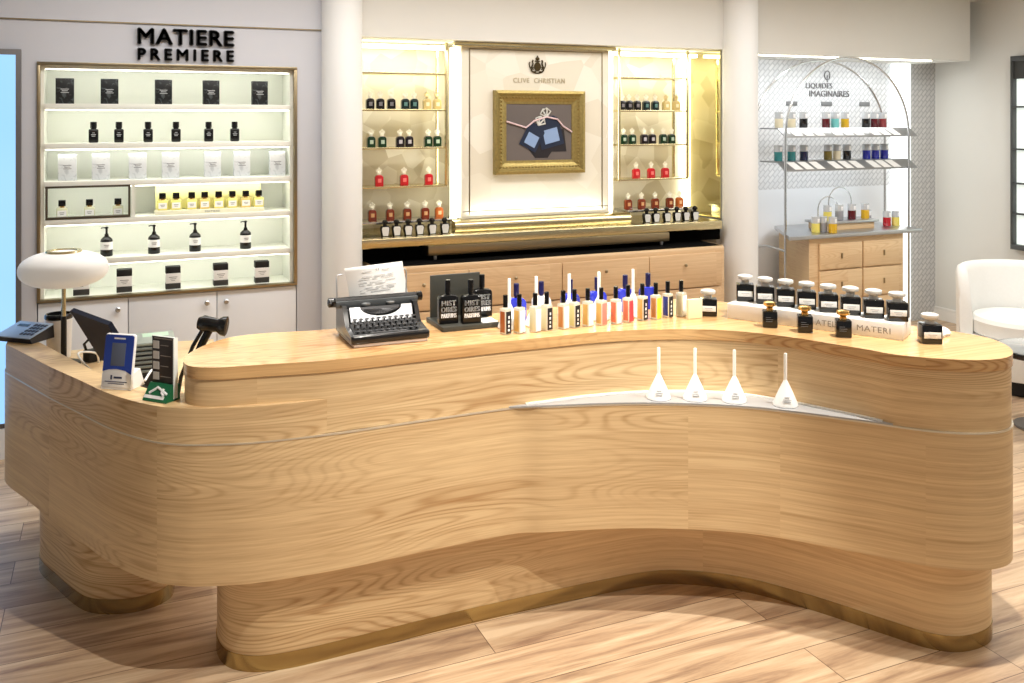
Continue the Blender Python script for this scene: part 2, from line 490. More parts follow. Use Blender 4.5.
skirt = crom(F_left + F_mid + S_rec + F_right + BACK + [(.52, 3.36), (.44, 3.42), (.42, 3.6), (.42, 4.3), (.36, 4.40), (-.22, 4.42), (-.34, 4.38), (-.385, 4.27)], 6, True)
raised = crom([(.415, 2.948), (.56, 2.923), (.668, 2.9125), (.95, 2.9185), (1.26, 2.920)] + U_rec + F_right + BACK + [(.52, 3.372), (.40, 3.365), (.31, 3.30), (.235, 3.19), (.207, 3.09), (.228, 3.01), (.30, 2.967)], 6, True)
raised_in = offset_closed(raised, -.004) if sum(raised[i][0] * raised[(i + 1) % len(raised)][1] - raised[(i + 1) % len(raised)][0] * raised[i][1] for i in range(len(raised))) > 0 else offset_closed(raised, .004)
counter = thing('service_counter', (0, 0, 0), 'long curved oak service counter with brass kick strip and white inset shelf', 'counter')
MB().prism(skirt, .31, .742, .004, 2).build('lower_panel', OAK, counter)
MB().prism(raised_in, .748, .942).build('upper_panel', OAK, counter)
MB().prism(raised, .942, .98, .013, 4).build('countertop', OAK_TOP, counter)
ledge_out = crom(F_left + [(.415, 2.928), (.56, 2.9145), (.70, 2.925)], 6)
ledge_in = [(.70, 2.96)] + crom([(.42, 3.0), (.30, 3.12), (.2, 3.17), (.115, 3.256), (.077, 3.32), (-.015, 3.47), (-.10, 3.68), (-.17, 3.86), (-.25, 4.07), (-.30, 4.2), (-.315, 4.3), (-.30, 4.40)], 4)
MB().prism(ledge_out + ledge_in + crom([(-.34, 4.38), (-.385, 4.27)], 3), .7475, .857, .004).build('transaction_ledge', OAK, counter)
front = crom(F_left + F_mid + S_rec + F_right, 6)
SEAM = mat('pale_metal_inlay', (236, 226, 206), .3, .6)
MB().ribbon(front, .742, .7475, .0016).build('inlay_strip', SEAM, counter)
sh_f = [(1.26, 2.920)] + S_rec + [(2.335, 2.255)]; sh_b = [(1.26, 2.924)] + [(x + .006, y + .008) for x, y in U_rec] + [(2.338, 2.260)]
MB().prism(offset_open(crom(sh_f, 6), .0022) + crom(sh_b, 6)[::-1], .7476, .7525).build('inset_shelf', mat('pale_metal_shelf', (172, 173, 175), .45, .2), counter)
MB().ribbon(crom([(1.26, 2.920)] + U_rec + [(2.335, 2.255)], 6)[3:-3], .7526, .7575, .005).build('shelf_light_edge', mat('white_edge', (250, 248, 240), .3), counter)
base_f = [(.317, 3.162), (.337, 3.057), (.409, 2.991), (.517, 2.967), (.68, 2.967), (1.038, 2.978), (1.291, 2.978), (1.575, 2.973), (1.811, 2.960), (1.96, 2.915), (2.138, 2.782), (2.278, 2.585), (2.406, 2.35), (2.471, 2.238), (2.546, 2.181), (2.659, 2.175), (2.738, 2.215)]
base = crom(base_f + [(2.77, 2.30), (2.73, 2.43), (2.55, 2.75), (2.35, 3.03), (2.1, 3.24), (1.6, 3.30), (1.0, 3.30), (.45, 3.30), (.345, 3.25)], 6, True)
MB().prism(base, .05, .31).build('main_base', OAK, counter)
def inset(p, d):
    a = sum(p[i][0] * p[(i + 1) % len(p)][1] - p[(i + 1) % len(p)][0] * p[i][1] for i in range(len(p)))
    return offset_closed(p, -d if a > 0 else d)
MB().prism(inset(base, -.002), 0, .052).build('kick_strip', KICK, counter)
ped = crom([(-.256, 3.995), (-.184, 3.807), (-.118, 3.655), (-.065, 3.578), (.013, 3.534), (.095, 3.523), (.17, 3.55), (.21, 3.629), (.215, 3.9), (.15, 4.08), (-.1, 4.18), (-.23, 4.12)], 6, True)
MB().prism(ped, .05, .31).build('pedestal', OAK, counter)
MB().prism(inset(ped, -.002), 0, .052).build('kick_strip', KICK, counter)

# ================================================================== LEFT LIT SHELVING
t = thing('display_shelving', (0, 0, 0), 'white backlit wall shelving framed in thin brass under the black lettering', 'shelving')
b = MB()
for x0, x1, z0, z1 in ((-.36, .985, 2.027, 2.045), (-.36, .985, .782, .797), (-.36, -.344, .797, 2.027), (.967, .985, .797, 2.027)): b.box(x0, x1, 5.385, 5.43, z0, z1, .002)
b.build('frame', BRASS_DK, t)
MB().box(-.344, .967, 5.69, 5.715, .797, 2.027).build('back_panel', SHELFW, t)
for x0, x1 in ((-.344, -.328), (.951, .967)): MB().box(x0, x1, 5.43, 5.69, .797, 2.027).build('side_panel', SHELFW, t)
MB().box(-.328, .951, 5.43, 5.69, 2.012, 2.027).build('top_panel', SHELFW, t)
MB().box(-.328, .951, 5.43, 5.69, .783, .797).build('bottom_panel', SHELFW, t)
SZ = [1.826, 1.615, 1.413, 1.212, .995]
for z in SZ: MB().box(-.328, .951, 5.415, 5.69, z - .030, z, .002).build('shelf', SHELFW, t)
MB().box(.098, .116, 5.42, 5.69, 1.212, 1.389).build('divider', SHELFW, t)
b = MB()
for x0, x1, z0, z1 in ((-.322, .092, 1.378, 1.389), (-.322, .092, 1.2125, 1.224), (-.322, -.311, 1.224, 1.378), (.081, .092, 1.224, 1.378)): b.box(x0, x1, 5.412, 5.45, z0, z1, .001)
b.build('compartment_frame', mat('dark_bronze', (92, 84, 72), .4, .6), t)
ztop = [2.012] + [z - .030 for z in SZ]; zbot = SZ + [.797]
for zt in ztop:
    MB().box(-.32, .943, 5.432, 5.440, zt - .006, zt).build('light_strip', LEDW, t)
for zt, zb in zip(ztop, zbot):
    lamp('shelf_strip_light', 'AREA', (.31, 5.47, zt - .012), .56, (1, 1, .93), target=(.31, 5.66, zb + .02), size=1.24, size_y=.03)

def label_rects(wd, z0, n=3, h=.0035, gap=.009):
    return [(-wd / 2 * (.9 - .25 * (k % 2)), wd / 2 * (.9 - .25 * (k % 2)), z0 - k * gap, z0 - k * gap + h) for k in range(n)]
def carton(name, body, ink, wd, h, dp, lab, cat='perfume box'):
    def f():
        o = thing(name, (0, 0, 0), lab, cat)
        MB().box(-wd / 2, wd / 2, -dp / 2, dp / 2, 0, h, .002).build('carton', body, o)
        lines('printed_label', ink, o, label_rects(wd * .5, h * .56), -dp / 2)
        return o
    return f
def marble(name, c1, c2, rough):
    m = mat(name, c1, rough)
    nt, N, L, b_ = nodes_of(m)
    tc = N.new('ShaderNodeTexCoord'); nz = N.new('ShaderNodeTexNoise'); nz.inputs['Scale'].default_value = 22; nz.inputs['Detail'].default_value = 4; nz.inputs['Distortion'].default_value = 2.2
    rp = N.new('ShaderNodeValToRGB'); rp.color_ramp.elements[0].position = .5; rp.color_ramp.elements[1].position = .72
    rp.color_ramp.elements[0].color = (*lin(c1), 1); rp.color_ramp.elements[1].color = (*lin(c2), 1)
    L.new(tc.outputs['Object'], nz.inputs[0]); L.new(nz.outputs[0], rp.inputs[0]); L.new(rp.outputs[0], b_.inputs['Base Color'])
    return m
CARTON_BK = marble('black_carton', (18, 20, 22), (96, 102, 104), .4)
CARTON_WH = marble('white_carton', (210, 213, 217), (168, 173, 180), .5)
def case_bottle():
    o = thing('perfume_bottle', (0, 0, 0), '', 'perfume bottle')
    MB().box(-.0245, .0245, -.0245, .0245, 0, .074, .008, 3).build('body', BLACK, o)
    c = MB(); c.lathe([(.014, .074), (.014, .08), (.017, .08), (.017, .111), (.015, .113)], seg=20); c.build('cap', BLACK, o)
    lines('printed_label', PALEINK, o, [(-.012, .012, .042, .045), (-.009, .009, .034, .037), (-.007, .007, .052, .0545)], -.0245)
    return o
def squat_bottle(liquid):
    def f():
        o = thing('perfume_bottle', (0, 0, 0), '', 'perfume bottle')
        MB().box(-.027, .027, -.02, .02, 0, .056, .004, 2).build('body', liquid, o)
        MB().lathe([(.012, .056), (.012, .063)], seg=16).build('collar', GOLDCAP, o)
        MB().box(-.0175, .0175, -.0165, .0165, .063, .096, .002).build('cap', BLACK, o)
        lb = MB().box(-.022, .022, -.0212, -.02, .010, .042).build('label', PAPER, o)
        lines('printed_label', INK, lb, [(-.012, .012, .028, .031), (-.009, .009, .02, .0225)], -.0212)
        return o
    return f
def pump_bottle():
    o = thing('pump_bottle', (0, 0, 0), '', 'pump bottle')
    MB().lathe([(.030, 0), (.0315, .004), (.0315, .082), (.029, .092), (.018, .103), (.012, .107), (.012, .112)], seg=24).build('body', BLACK, o)
    MB().lathe([(.0318, .036), (.0318, .078)], seg=24).build('label', PAPER, o)
    lines('printed_label', INK, o, [(-.013, .013, .060, .063), (-.010, .010, .052, .0545)], -.0316, .0012)
    p = MB().lathe([(.010, .112), (.010, .120), (.006, .122), (.006, .148), (.009, .150), (.009, .158), (.004, .160)], seg=14).build('pump', BLACK, o)
    MB().tube([(0, 0, .154), (-.018, 0, .156), (-.028, 0, .152)], .0035).build('spout', BLACK, p)
    return o
def banded_carton():
    o = thing('perfume_box', (0, 0, 0), '', 'perfume box')
    MB().box(-.039, .039, -.03, .03, 0, .124, .002).build('carton', PAPER, o)
    MB().box(-.0393, .0393, -.0303, .0303, .088, .1245, .002).build('black_lid', BLACKM, o)
    MB().box(-.0393, .0393, -.0303, .0303, .002, .034, .001).build('base_band', DARKGREY, o)
    lines('printed_label', INK, o, [(-.022, .022, .066, .069), (-.016, .016, .057, .0595), (-.01, .01, .048, .050)], -.0301)
    return o
G = 'black perfume cartons on the topmost lit shelf'
for i, x in enumerate([-.232, -.012, .264, .518, .788]):
    place('cart_black', carton('perfume_box', CARTON_BK, PALEINK, .089, .137, .045, ''), (x, 5.5, 1.8265), f'black patterned perfume carton, {ORD[i]} from the blue screen on the topmost lit shelf', 0, G)
for i, x in enumerate([-.092, .035, .184, .33, .505, .648]):
    place('case_bottle', case_bottle, (x, 5.5, 1.616), f'small black perfume bottle, {ORD[i]} from the blue screen, on the second lit shelf down', 0, 'black bottles on the second lit shelf')
for i, x in enumerate([-.22, -.055, .13, .301, .526, .687, .888]):
    place('cart_white', carton('perfume_box', CARTON_WH, INK, .090, .142, .045, ''), (x, 5.5, 1.414), f'white printed perfume carton, {ORD[i]} from the blue screen on the third lit shelf', 0, 'white perfume cartons on the third lit shelf')
PALE = mat('pale_perfume', (226, 228, 196), .12, coat=.5)
YELP = mat('yellow_perfume', (240, 232, 140), .12, coat=.5)
AMBP = mat('amber_tinted_perfume', (236, 208, 130), .12, coat=.5)
for i, x in enumerate([-.246, -.112, .03]):
    place('squat_pale', squat_bottle(PALE), (x, 5.5, 1.2125), f'black-capped pale bottle, {ORD[i]} from the blue screen inside the bronze-framed compartment', 0, 'pale bottles in the framed compartment')
tr = thing('tester_tray', (.512, 5.5, 1.2125), 'pale yellow tester tray with printed front holding eight small bottles', 'tray')
MB().box(-.295, .295, -.05, .05, 0, .022, .002).build('base', mat('tray_cream', (236, 232, 206), .4), tr)
MB().box(-.288, .288, .04, .05, .022, .176, .002).build('backboard', mat('pale_yellow_board', (250, 246, 176), .45), tr)
text('lettering', 'MATIERE', INK, tr, -.03, .05, .006, .016, -.05, .0006)
for i, x in enumerate([.259, .33, .413, .483, .559, .634, .709, .782]):
    k = i in (3, 6)
    place('squat_amb' if k else 'squat_yel', squat_bottle(AMBP if k else YELP), (x, 5.495, 1.235), f'small black-capped yellow bottle, {ORD[i]} from the divider on the yellow tester tray', 0, 'bottles on the yellow tester tray')
for i, x in enumerate([-.027, .215, .432, .709]):
    place('pump', pump_bottle, (x, 5.5, .996), f'black pump bottle with white label, {ORD[i]} from the blue screen on the fifth lit shelf', 0, 'pump bottles on the fifth lit shelf')
for i, x in enumerate([-.151, .062, .312, .567, .795]):
    s = 'black and white banded carton partly hidden behind the round lampshade' if i == 0 else f'black and white banded carton, {ORD[i]} from the blue screen on the bottom lit shelf'
    place('banded', banded_carton, (x, 5.47, .798), s, 0, 'banded cartons on the bottom lit shelf')

sg = thing('wall_sign', (0, 5.39, 0), 'large raised black lettering in two lines above the white backlit shelving', 'sign')
LET = mat('sign_black', (14, 14, 14), .4)
text('upper_lettering', 'MATIERE', LET, sg, .13, .628, 2.155, 2.237, .008, .022, 0, spacing=1.1, fat=((-.005, 0), (.005, 0), (0, .004), (0, -.004)))
text('lower_lettering', 'PREMIERE', LET, sg, .13, .628, 2.068, 2.128, .008, .022, 0, spacing=1.45, fat=((-.0035, 0), (.0035, 0), (0, .003), (0, -.003)))

cb = thing('storage_cabinet', (0, 0, 0), 'white lacquered base cabinet with round knobs beneath the backlit shelving', 'cabinet')
MB().box(-.355, .98, 5.43, 5.715, 0, .778).build('carcass', LACQ, cb)
for x0, x1, kx in ((-.355, .079, .03), (.083, .539, .487), (.543, .98, .59)):
    d = MB().box(x0, x1, 5.402, 5.428, .06, .776, .002).build('door', LACQ, cb)
    MB().lathe([(.004, 0), (.004, .010), (.014, .012), (.014, .020), (.010, .023)], seg=20, M=Matrix.Translation((kx, 5.402, .717)) @ Matrix.Rotation(R(90), 4, 'X')).build('knob', STEEL, d)

sc = thing('video_screen', (-1.03, 5.36, 0), 'tall glowing pale blue video screen in a dark frame beside the white shelving', 'screen')
MB().box(-.6, .6, 0, .03, .16, 2.105, .003).build('frame', mat('screen_frame', (96, 92, 92), .4), sc)
def screen_mat():
    m = mat('blue_screen', (20, 30, 40), .25, emit=(140, 196, 255), estr=.95)
    nt, N, L, b_ = nodes_of(m)
    tc = N.new('ShaderNodeTexCoord'); nz = N.new('ShaderNodeTexNoise'); nz.inputs['Scale'].default_value = .9
    rp = N.new('ShaderNodeValToRGB'); rp.color_ramp.elements[0].color = (*lin((128, 190, 255)), 1); rp.color_ramp.elements[1].color = (*lin((172, 214, 255)), 1)
    L.new(tc.outputs['Object'], nz.inputs[0]); L.new(nz.outputs[0], rp.inputs[0]); L.new(rp.outputs[0], b_.inputs['Emission Color'])
    return m
MB().box(-.57, .575, -.002, .004, .185, 2.075).build('display', screen_mat(), sc)
MB().box(-.6, .6, 0, .035, 0, .158).build('plinth', LACQ, sc)

# ================================================================== MIDDLE BRASS NICHE
bc = thing('brass_ledge', (0, 0, 0), 'wide brass display ledge with a raised step running below the framed picture', 'ledge')
MB().box(1.30, 3.905, 5.30, 5.84, .977, 1.035, .006, 3).build('slab', BRASS, bc)
b = MB(); b.wedge([(5.49, 1.036), (5.425, 1.036), (5.415, 1.05), (5.413, 1.07), (5.42, 1.088), (5.435, 1.10), (5.49, 1.105)], 1.97, 3.24); b.build('step', BRASS, bc)
MB().box(1.75, 3.46, 5.285, 5.6, .917, .976, .003).build('under_drawer', BRASS_DK, bc)
MB().box(1.37, 3.958, 5.40, 5.84, .89, .976).build('recess_shade_block', mat('recess_black', (5, 5, 5), .9, spec=.1), bc)  # black block puts the darkness of the gap into its colour
for x in (1.80, 3.41): MB().lathe([(.012, .892), (.012, .915)], (x, 5.31), 12).build('foot', STEEL, bc)

dc = thing('drawer_cabinet', (0, 0, 0), 'long oak drawer cabinet with rounded corners behind the counter below the brass ledge', 'drawers')
rr = [(1.39, 5.14), (1.39, 5.80), (3.82, 5.80)] + arc(3.77, 5.18, .05, .05, 0, -90, 6)
MB().prism(rr, 0, .885, .016, 3, bottom=False).build('carcass', OAK_CAB, dc)
MB().box(1.40, 3.80, 5.165, 5.79, .884, .8875).build('black_top_sheet', mat('recess_black', (5, 5, 5), .9, spec=.1), dc)  # thin black sheet laid over the oak cabinet top
for x0, x1 in ((1.40, 1.943), (1.949, 2.562), (2.568, 3.193), (3.199, 3.76)):
    for z0, z1 in ((.628, .848), (.39, .618)):
        d = MB().box(x0, x1, 5.114, 5.132, z0, z1, .002).build('drawer', OAK_CAB, dc)
        MB().lathe([(.004, 0), (.004, .008), (.010, .010), (.010, .016), (.006, .019)], seg=16, M=Matrix.Translation(((x0 + x1) / 2 - .01, 5.114, (z0 + z1) / 2 + .04)) @ Matrix.Rotation(R(90), 4, 'X')).build('knob', BRASS_DK, d)

pn = thing('feature_panel', (0, 0, 0), 'pearl coloured panel with inset brass lines behind the gold-framed picture', 'panel')
MB().box(2.04, 3.115, 5.5, 5.62, 1.106, 2.23, .003).build('board', PEARL, pn)
b = MB()
for x in (2.095, 3.06): b.box(x - .004, x + .004, 5.498, 5.502, 1.13, 2.195)
b.box(2.095, 3.06, 5.498, 5.502, 2.19, 2.198); b.build('inlay_line', BRASS_DK, pn)
MB().box(2.05, 3.105, 5.498, 5.502, 1.15, 1.154).build('foot_line', BRASS_DK, pn)  # thin aged-brass line across the foot of the panel
MB().box(1.98, 3.15, 5.46, 5.5, 2.205, 2.232, .003).build('head_rail', BRASS_FRAME, pn)
for x in (2.005, 3.145): MB().box(x - .018, x + .018, 5.53, 5.57, 1.108, 2.2, .004).build('light_strip', LEDW, pn)

em = thing('crest', (2.572, 5.497, 2.10), 'small dark bronze heraldic crest mounted at the top of the pearl panel', 'crest')
EMB = mat('crest_bronze', (66, 52, 20), .4, .5)
b = MB()
b.prism(arc(0, -.012, .024, .030, 0, 360, 20)[:-1], 0, .006, M=Matrix.Rotation(R(90), 4, 'X'))
b.build('shield', EMB, em)
for s in (-1, 1):
    p = MB().tube([(s * x, -.004, z) for x, z in ((.012, -.045), (.030, -.047), (.043, -.038), (.047, -.022), (.038, -.008), (.033, .008), (.036, .022), (.032, .032))], .0055, 6)
    p.tube([(s * x, -.004, z) for x, z in ((.046, -.03), (.056, -.012), (.060, .004), (.056, .018))], .0035, 6)
    p.tube([(s * x, -.004, z) for x, z in ((.028, -.03), (.036, -.026), (.036, -.018), (.028, -.016))], .0035, 6)
    p.build('supporter', EMB, em)
b = MB(); b.box(-.018, .018, -.007, 0, .020, .028, .001); b.lathe([(0, .028), (.014, .034), (.016, .042), (.010, .050), (0, .052)], (0, -.004), 12, sy=.3)
b.lathe([(0, .050), (.005, .054), (.005, .059), (0, .062)], (0, -.004), 8); b.build('crown', EMB, em)
MB().tube([(x, -.004, z) for x, z in ((-.034, -.048), (-.012, -.054), (.012, -.054), (.034, -.048))], .004, 6).build('motto_scroll', EMB, em)
nm = thing('brand_lettering', (0, 5.499, 0), 'faint gold lettering between the crest and the gold-framed picture', 'lettering')
GL = mat('faint_gold', (203, 190, 158), .35, .4)
text('lettering', 'CLIVE', GL, nm, 2.40, 2.515, 1.981, 2.013, 0, .003, .006, spacing=1.15)
text('lettering', 'CHRISTIAN', GL, nm, 2.55, 2.775, 1.981, 2.013, 0, .003, .006, spacing=1.15)

pf = thing('framed_picture', (2.58, 5.497, 1.657), 'picture of two ribbon-tied dark bottles in an ornate gold frame', 'picture')
GF = vary(mat('antique_gold', (166, 148, 92), .42, .75), 60, .35)
fr = MB()
W, Hh = .325, .272
for (dx, dz, ln, ang) in ((0, Hh, W, 0), (0, -Hh, W, 180), (W, 0, Hh, -90), (-W, 0, Hh, 90)):
    pr = [(0, 0), (.0, -.045), (-.018, -.052), (-.034, -.036), (-.058, -.030), (-.072, -.020), (-.088, -.018), (-.088, 0)]
    M4 = Matrix.Translation((dx, 0, dz)) @ Matrix.Rotation(R(-ang), 4, 'Y')
    bmv = []
    for q, sx in ((0, -1), (1, 1)):
        bmv.append([fr.bm.verts.new(M4 @ Vector((sx * (ln + p[0]), p[1], p[0]))) for p in pr])
    n = len(pr)
    for i in range(n): fr.bm.faces.new((bmv[0][i], bmv[0][(i + 1) % n], bmv[1][(i + 1) % n], bmv[1][i]))
fr.build('frame', GF, pf, sharp=25)
bd = MB()
for k in range(26):
    for zz in (Hh - .046, -Hh + .046): bd.lathe([(0, -.008), (.008, 0), (0, .008)], seg=6, M=Matrix.Translation((-W + .04 + k * (2 * W - .08) / 25, -.036, zz)))
for k in range(20):
    for xx in (W - .046, -W + .046): bd.lathe([(0, -.008), (.008, 0), (0, .008)], seg=6, M=Matrix.Translation((xx, -.036, -Hh + .05 + k * (2 * Hh - .1) / 19)))
bd.build('carved_moulding', GF, pf)
cv = MB().box(-.24, .24, -.014, -.002, -.19, .19).build('canvas', vary(mat('taupe_canvas', (104, 96, 92), .55), 2.5, .25), pf)
NAVY = mat('painted_navy', (34, 44, 66), .4); PBLUE = mat('painted_blue', (140, 166, 206), .4); PSIL = mat('painted_silver', (206, 206, 200), .4); PBLK = mat('painted_shade', (36, 32, 36), .5)
def motif(cx, cz, ang, wd, h, y):
    M4 = Matrix.Translation((cx, y, cz)) @ Matrix.Rotation(R(ang), 4, 'Y')
    bb = MB().prism([(-wd / 2, -h / 2), (wd / 2, -h / 2), (wd / 2, h * .36), (wd * .3, h / 2), (-wd * .3, h / 2), (-wd / 2, h * .36)], 0, .002, M=M4 @ Matrix.Rotation(R(90), 4, 'X'))
    bb.build('painted_bottle', NAVY, cv)
    MB().box(-wd * .30, wd * .34, -.0035, -.002, -h * .36, h * .10, M=M4).build('painted_label', PBLUE, cv)
    c2 = MB()
    for a in (-50, -18, 18, 50):
        c2.tube([M4 @ Vector((0, -.003, h * .5)), M4 @ Vector((math.sin(R(a)) * .05, -.003, h * .5 + math.cos(R(a)) * .05)), M4 @ Vector((math.sin(R(a * .3)) * .045, -.003, h * .5 + .06))], .006, 6)
    c2.build('painted_stopper', PSIL, cv)
MB().prism([(-.09, -.10), (-.03, -.17), (.06, -.17), (.09, -.13), (.2, -.13), (.18, .02), (0, .05)], 0, .0015, M=Matrix.Translation((0, -.014, 0)) @ Matrix.Rotation(R(90), 4, 'X')).build('painted_shadow', PBLK, cv)
motif(.075, .0, -14, .17, .20, -.0160); motif(-.05, -.03, 28, .13, .17, -.0182)
MB().tube([(x, -.0225, z) for x, z in ((-.238, .07), (-.15, .045), (-.1, .03), (-.04, .075), (.05, .10), (.13, .085), (.17, .04), (.237, .0))], .006, 6).build('painted_ribbon', mat('painted_rose', (222, 196, 200), .5), cv)

mp_ = tag(MB().box(3.958, 3.966, 5.40, 5.84, 1.036, 2.232).build('mirror_panel', GOLD_MIRROR), 'gold tinted mirror panel on the niche end wall beside the wide column', 'mirror')
ls = MB().box(3.93, 3.955, 5.80, 5.835, 1.04, 2.2, .004).build('corner_light', LEDW)
tag(ls, 'bright vertical light strip in the niche corner next to the gold mirror', 'light')
for x0, x1, s in ((1.34, 1.98, 'narrow column side'), (3.17, 3.92, 'gold mirror side')):
    o = MB().box(x0, x1, 5.62, 5.66, 2.19, 2.215, .003).build('linear_light', LEDW)
    tag(o, f'bright linear light along the top of the niche on the {s}', 'light')
    lamp('niche_top_light', 'AREA', ((x0 + x1) / 2, 5.66, 2.18), 1.7, (1, .97, .86), target=((x0 + x1) / 2, 5.78, 1.3), size=x1 - x0, size_y=.05)
lamp('niche_panel_light', 'AREA', (2.58, 5.465, 1.125), .8, (.98, 1, .93), target=(2.58, 5.53, 1.9), size=1.0, size_y=.04)

def brass_shelves(x0, x1, where, both):
    o = thing('brass_shelf_frame', (0, 0, 0), f'slim brass framed open shelves {where}', 'shelves')
    for x in ([x0, x1] if both else [x1]):
        posts = MB()
        for y in (5.52, 5.70): posts.box(x - .008, x + .008, y - .008, y + .008, 1.325, 2.23, .001)
        for z in (2.035, 1.805, 1.568, 1.327): posts.box(x - .006, x + .006, 5.52, 5.70, z - .012, z)
        posts.build('side_frame', BRASS_FRAME, o)
    for z in (2.035, 1.805, 1.568, 1.327):
        s = MB().box(x0, x1, 5.518, 5.702, z - .012, z, .002).build('shelf', BRASS_FRAME if not both else BRASS, o)
    return o
brass_shelves(1.33, 1.945, 'between the narrow column and the pearl panel', False)
brass_shelves(3.205, 3.765, 'between the pearl panel and the gold mirror', True)
for x0, x1, s in ((1.36, 1.985, 'near the narrow column'), (3.27, 3.84, 'near the gold mirror')):
    o = thing('display_riser', (0, 0, 0), f'low mirrored display riser on the brass ledge {s}', 'riser')
    MB().box(x0, x1, 5.50, 5.70, 1.096, 1.112, .003).build('top', CHROME, o)
    for x in (x0 + .02, x1 - .02): MB().box(x - .008, x + .008, 5.53, 5.68, 1.0355, 1.096).build('leg', CHROME, o)

CROWN = mat('pearl_stopper', (250, 246, 226), .3, .15)
CROWNG = mat('gilt_stopper', (232, 214, 160), .28, .7)
def crown_bottle(body, lab, crown):
    def f():
        o = thing('crown_bottle', (0, 0, 0), '', 'perfume bottle')
        prof = [(-.025, 0), (.025, 0), (.025, .046)] + arc(.005, .048, .020, .019, 0, 90, 5)[1:] + arc(-.005, .048, .020, .019, 90, 180, 5) + [(-.025, .046)]
        MB().prism(prof, -.018, .018, .003, 2, M=Matrix.Rotation(R(90), 4, 'X')).build('body', body, o)
        s = MB(); s.lathe([(.010, .066), (.010, .073), (.013, .074), (.013, .079), (.008, .081)], seg=12)
        for k in range(5):
            a = R(-56 + 28 * k)
            s.tube([(0, 0, .080), (math.sin(a) * .019, 0, .082 + math.cos(a) * .012), (math.sin(a) * .021, 0, .090 + math.cos(a) * .012), (math.sin(a) * .006, 0, .099 + math.cos(a) * .006)], .0034, 5)
        s.lathe([(0, .102), (.005, .106), (.005, .111), (0, .114)], seg=8)
        s.build('crown_stopper', crown, o)
        lb = MB().box(-.011, .011, -.0192, -.018, .020, .044, .0004).build('label', lab, o)
        return o
    return f
CB = {'black': ((14, 14, 18), (120, 116, 120)), 'teal': ((12, 40, 42), (92, 128, 124)), 'gold': ((214, 192, 128), (244, 232, 196)),
      'green': ((18, 52, 30), (180, 196, 178)), 'wine': ((26, 18, 26), (190, 186, 192)), 'red': ((196, 30, 40), (236, 120, 116)), 'amber': ((122, 46, 22), (214, 164, 110)), 'orange': ((188, 98, 42), (232, 190, 140))}
CW = {'black': 'black', 'teal': 'dark teal', 'gold': 'pale gold', 'green': 'dark green', 'wine': 'deep plum', 'red': 'bright red', 'amber': 'reddish amber', 'orange': 'orange amber'}
def crown_row(xs, cols, z, shelf, ref, grp):
    for i, (x, c) in enumerate(zip(xs, cols)):
        bm_ = mat('crown_' + c, CB[c][0], .12, coat=.4); lm_ = mat('crown_label_' + c, CB[c][1], .4)
        place('crown_' + c, crown_bottle(bm_, lm_, CROWNG if c in ('gold',) else CROWN), (x, 5.6, z), f'{CW[c]} crown-stoppered bottle, {ORD[i]} from the {ref} on {shelf}', 0, grp)
for rows, ref, unit in (
    ((([1.472, 1.536, 1.607, 1.698, 1.757, 1.843, 1.911], 1.805), ([1.478, 1.549, 1.665, 1.724, 1.85, 1.911], 1.568), ([1.529, 1.691, 1.854], 1.327), ([1.485, 1.6, 1.711, 1.83, 1.924], 1.112)), 'narrow column', 'the column-side'),
    ((([3.275, 3.331, 3.396, 3.47, 3.545, 3.637, 3.722], 1.805), ([3.287, 3.356, 3.454, 3.52, 3.612, 3.683], 1.568), ([3.388, 3.512, 3.629], 1.327), ([3.323, 3.433, 3.545, 3.667, 3.751], 1.112)), 'pearl panel', 'the mirror-side')):
    cl = (['black', 'black', 'black', 'teal', 'teal', 'gold', 'gold'], ['green', 'green', 'wine', 'wine', 'green', 'green'], ['red'] * 3, ['amber', 'amber', 'amber', 'amber', 'orange'])
    nm_ = ('upper brass shelf', 'middle brass shelf', 'lowest brass shelf', 'mirrored riser')
    for (xs, z), c, s in zip(rows, cl, nm_):
        crown_row(xs, c, z + .0005, f'{unit} {s}', ref, f'crown bottles on {unit} {s}')
def shield_bottle():
    o = thing('shield_bottle', (0, 0, 0), '', 'perfume bottle')
    pr = [(-.020, 0), (.020, 0), (.028, .048), (.022, .062), (-.022, .062), (-.028, .048)]
    MB().prism(pr, -.016, .016, .003, 2, M=Matrix.Rotation(R(90), 4, 'X')).build('body', BLACK, o)
    MB().prism([(p[0] * .82, p[1] * .86 + .004) for p in pr], 0, .002, .0005, 1, M=Matrix.Translation((0, -.0162, 0)) @ Matrix.Rotation(R(90), 4, 'X')).build('face_plate', mat('silver_plate', (226, 228, 230), .25, .3), o)
    MB().lathe([(.012, .062), (.012, .074), (.018, .078), (.018, .088), (.010, .098), (0, .1)], seg=16).build('stopper', BLACK, o)
    return o
for xs, ref in (([1.511, 1.583, 1.656, 1.729, 1.81, 1.892], 'narrow column'), ([3.351, 3.423, 3.512, 3.594, 3.668, 3.743], 'step end by the mirror')):
    for i, x in enumerate(xs):
        place('shield', shield_bottle, (x, 5.40, 1.0355), f'silver-faced tester bottle, {ORD[i]} from the {ref}, ledge front', 0, f'silver-faced testers near the {ref}')

# ================================================================== RIGHT ALCOVE
lp = tag(MB().box(6.08, 6.27, 5.86, 5.898, .02, 2.212, .003).build('light_panel', LEDSOFT), 'tall white glowing light panel at the edge of the patterned alcove', 'light panel')
o = tag(MB().box(4.26, 6.05, 5.44, 5.455, 2.205, 2.214, .003).build('linear_light', LEDW), 'thin linear light hidden under the alcove header', 'light')
lamp('alcove_light', 'AREA', (5.2, 5.5, 2.19), 5.2, (.95, .98, 1), target=(5.2, 5.8, 1.2), size=1.7, size_y=.05)
lamp('alcove_lower_light', 'AREA', (5.2, 5.48, 1.40), 1.6, (.95, .98, 1), target=(5.2, 5.75, .95), size=1.2, size_y=.05)

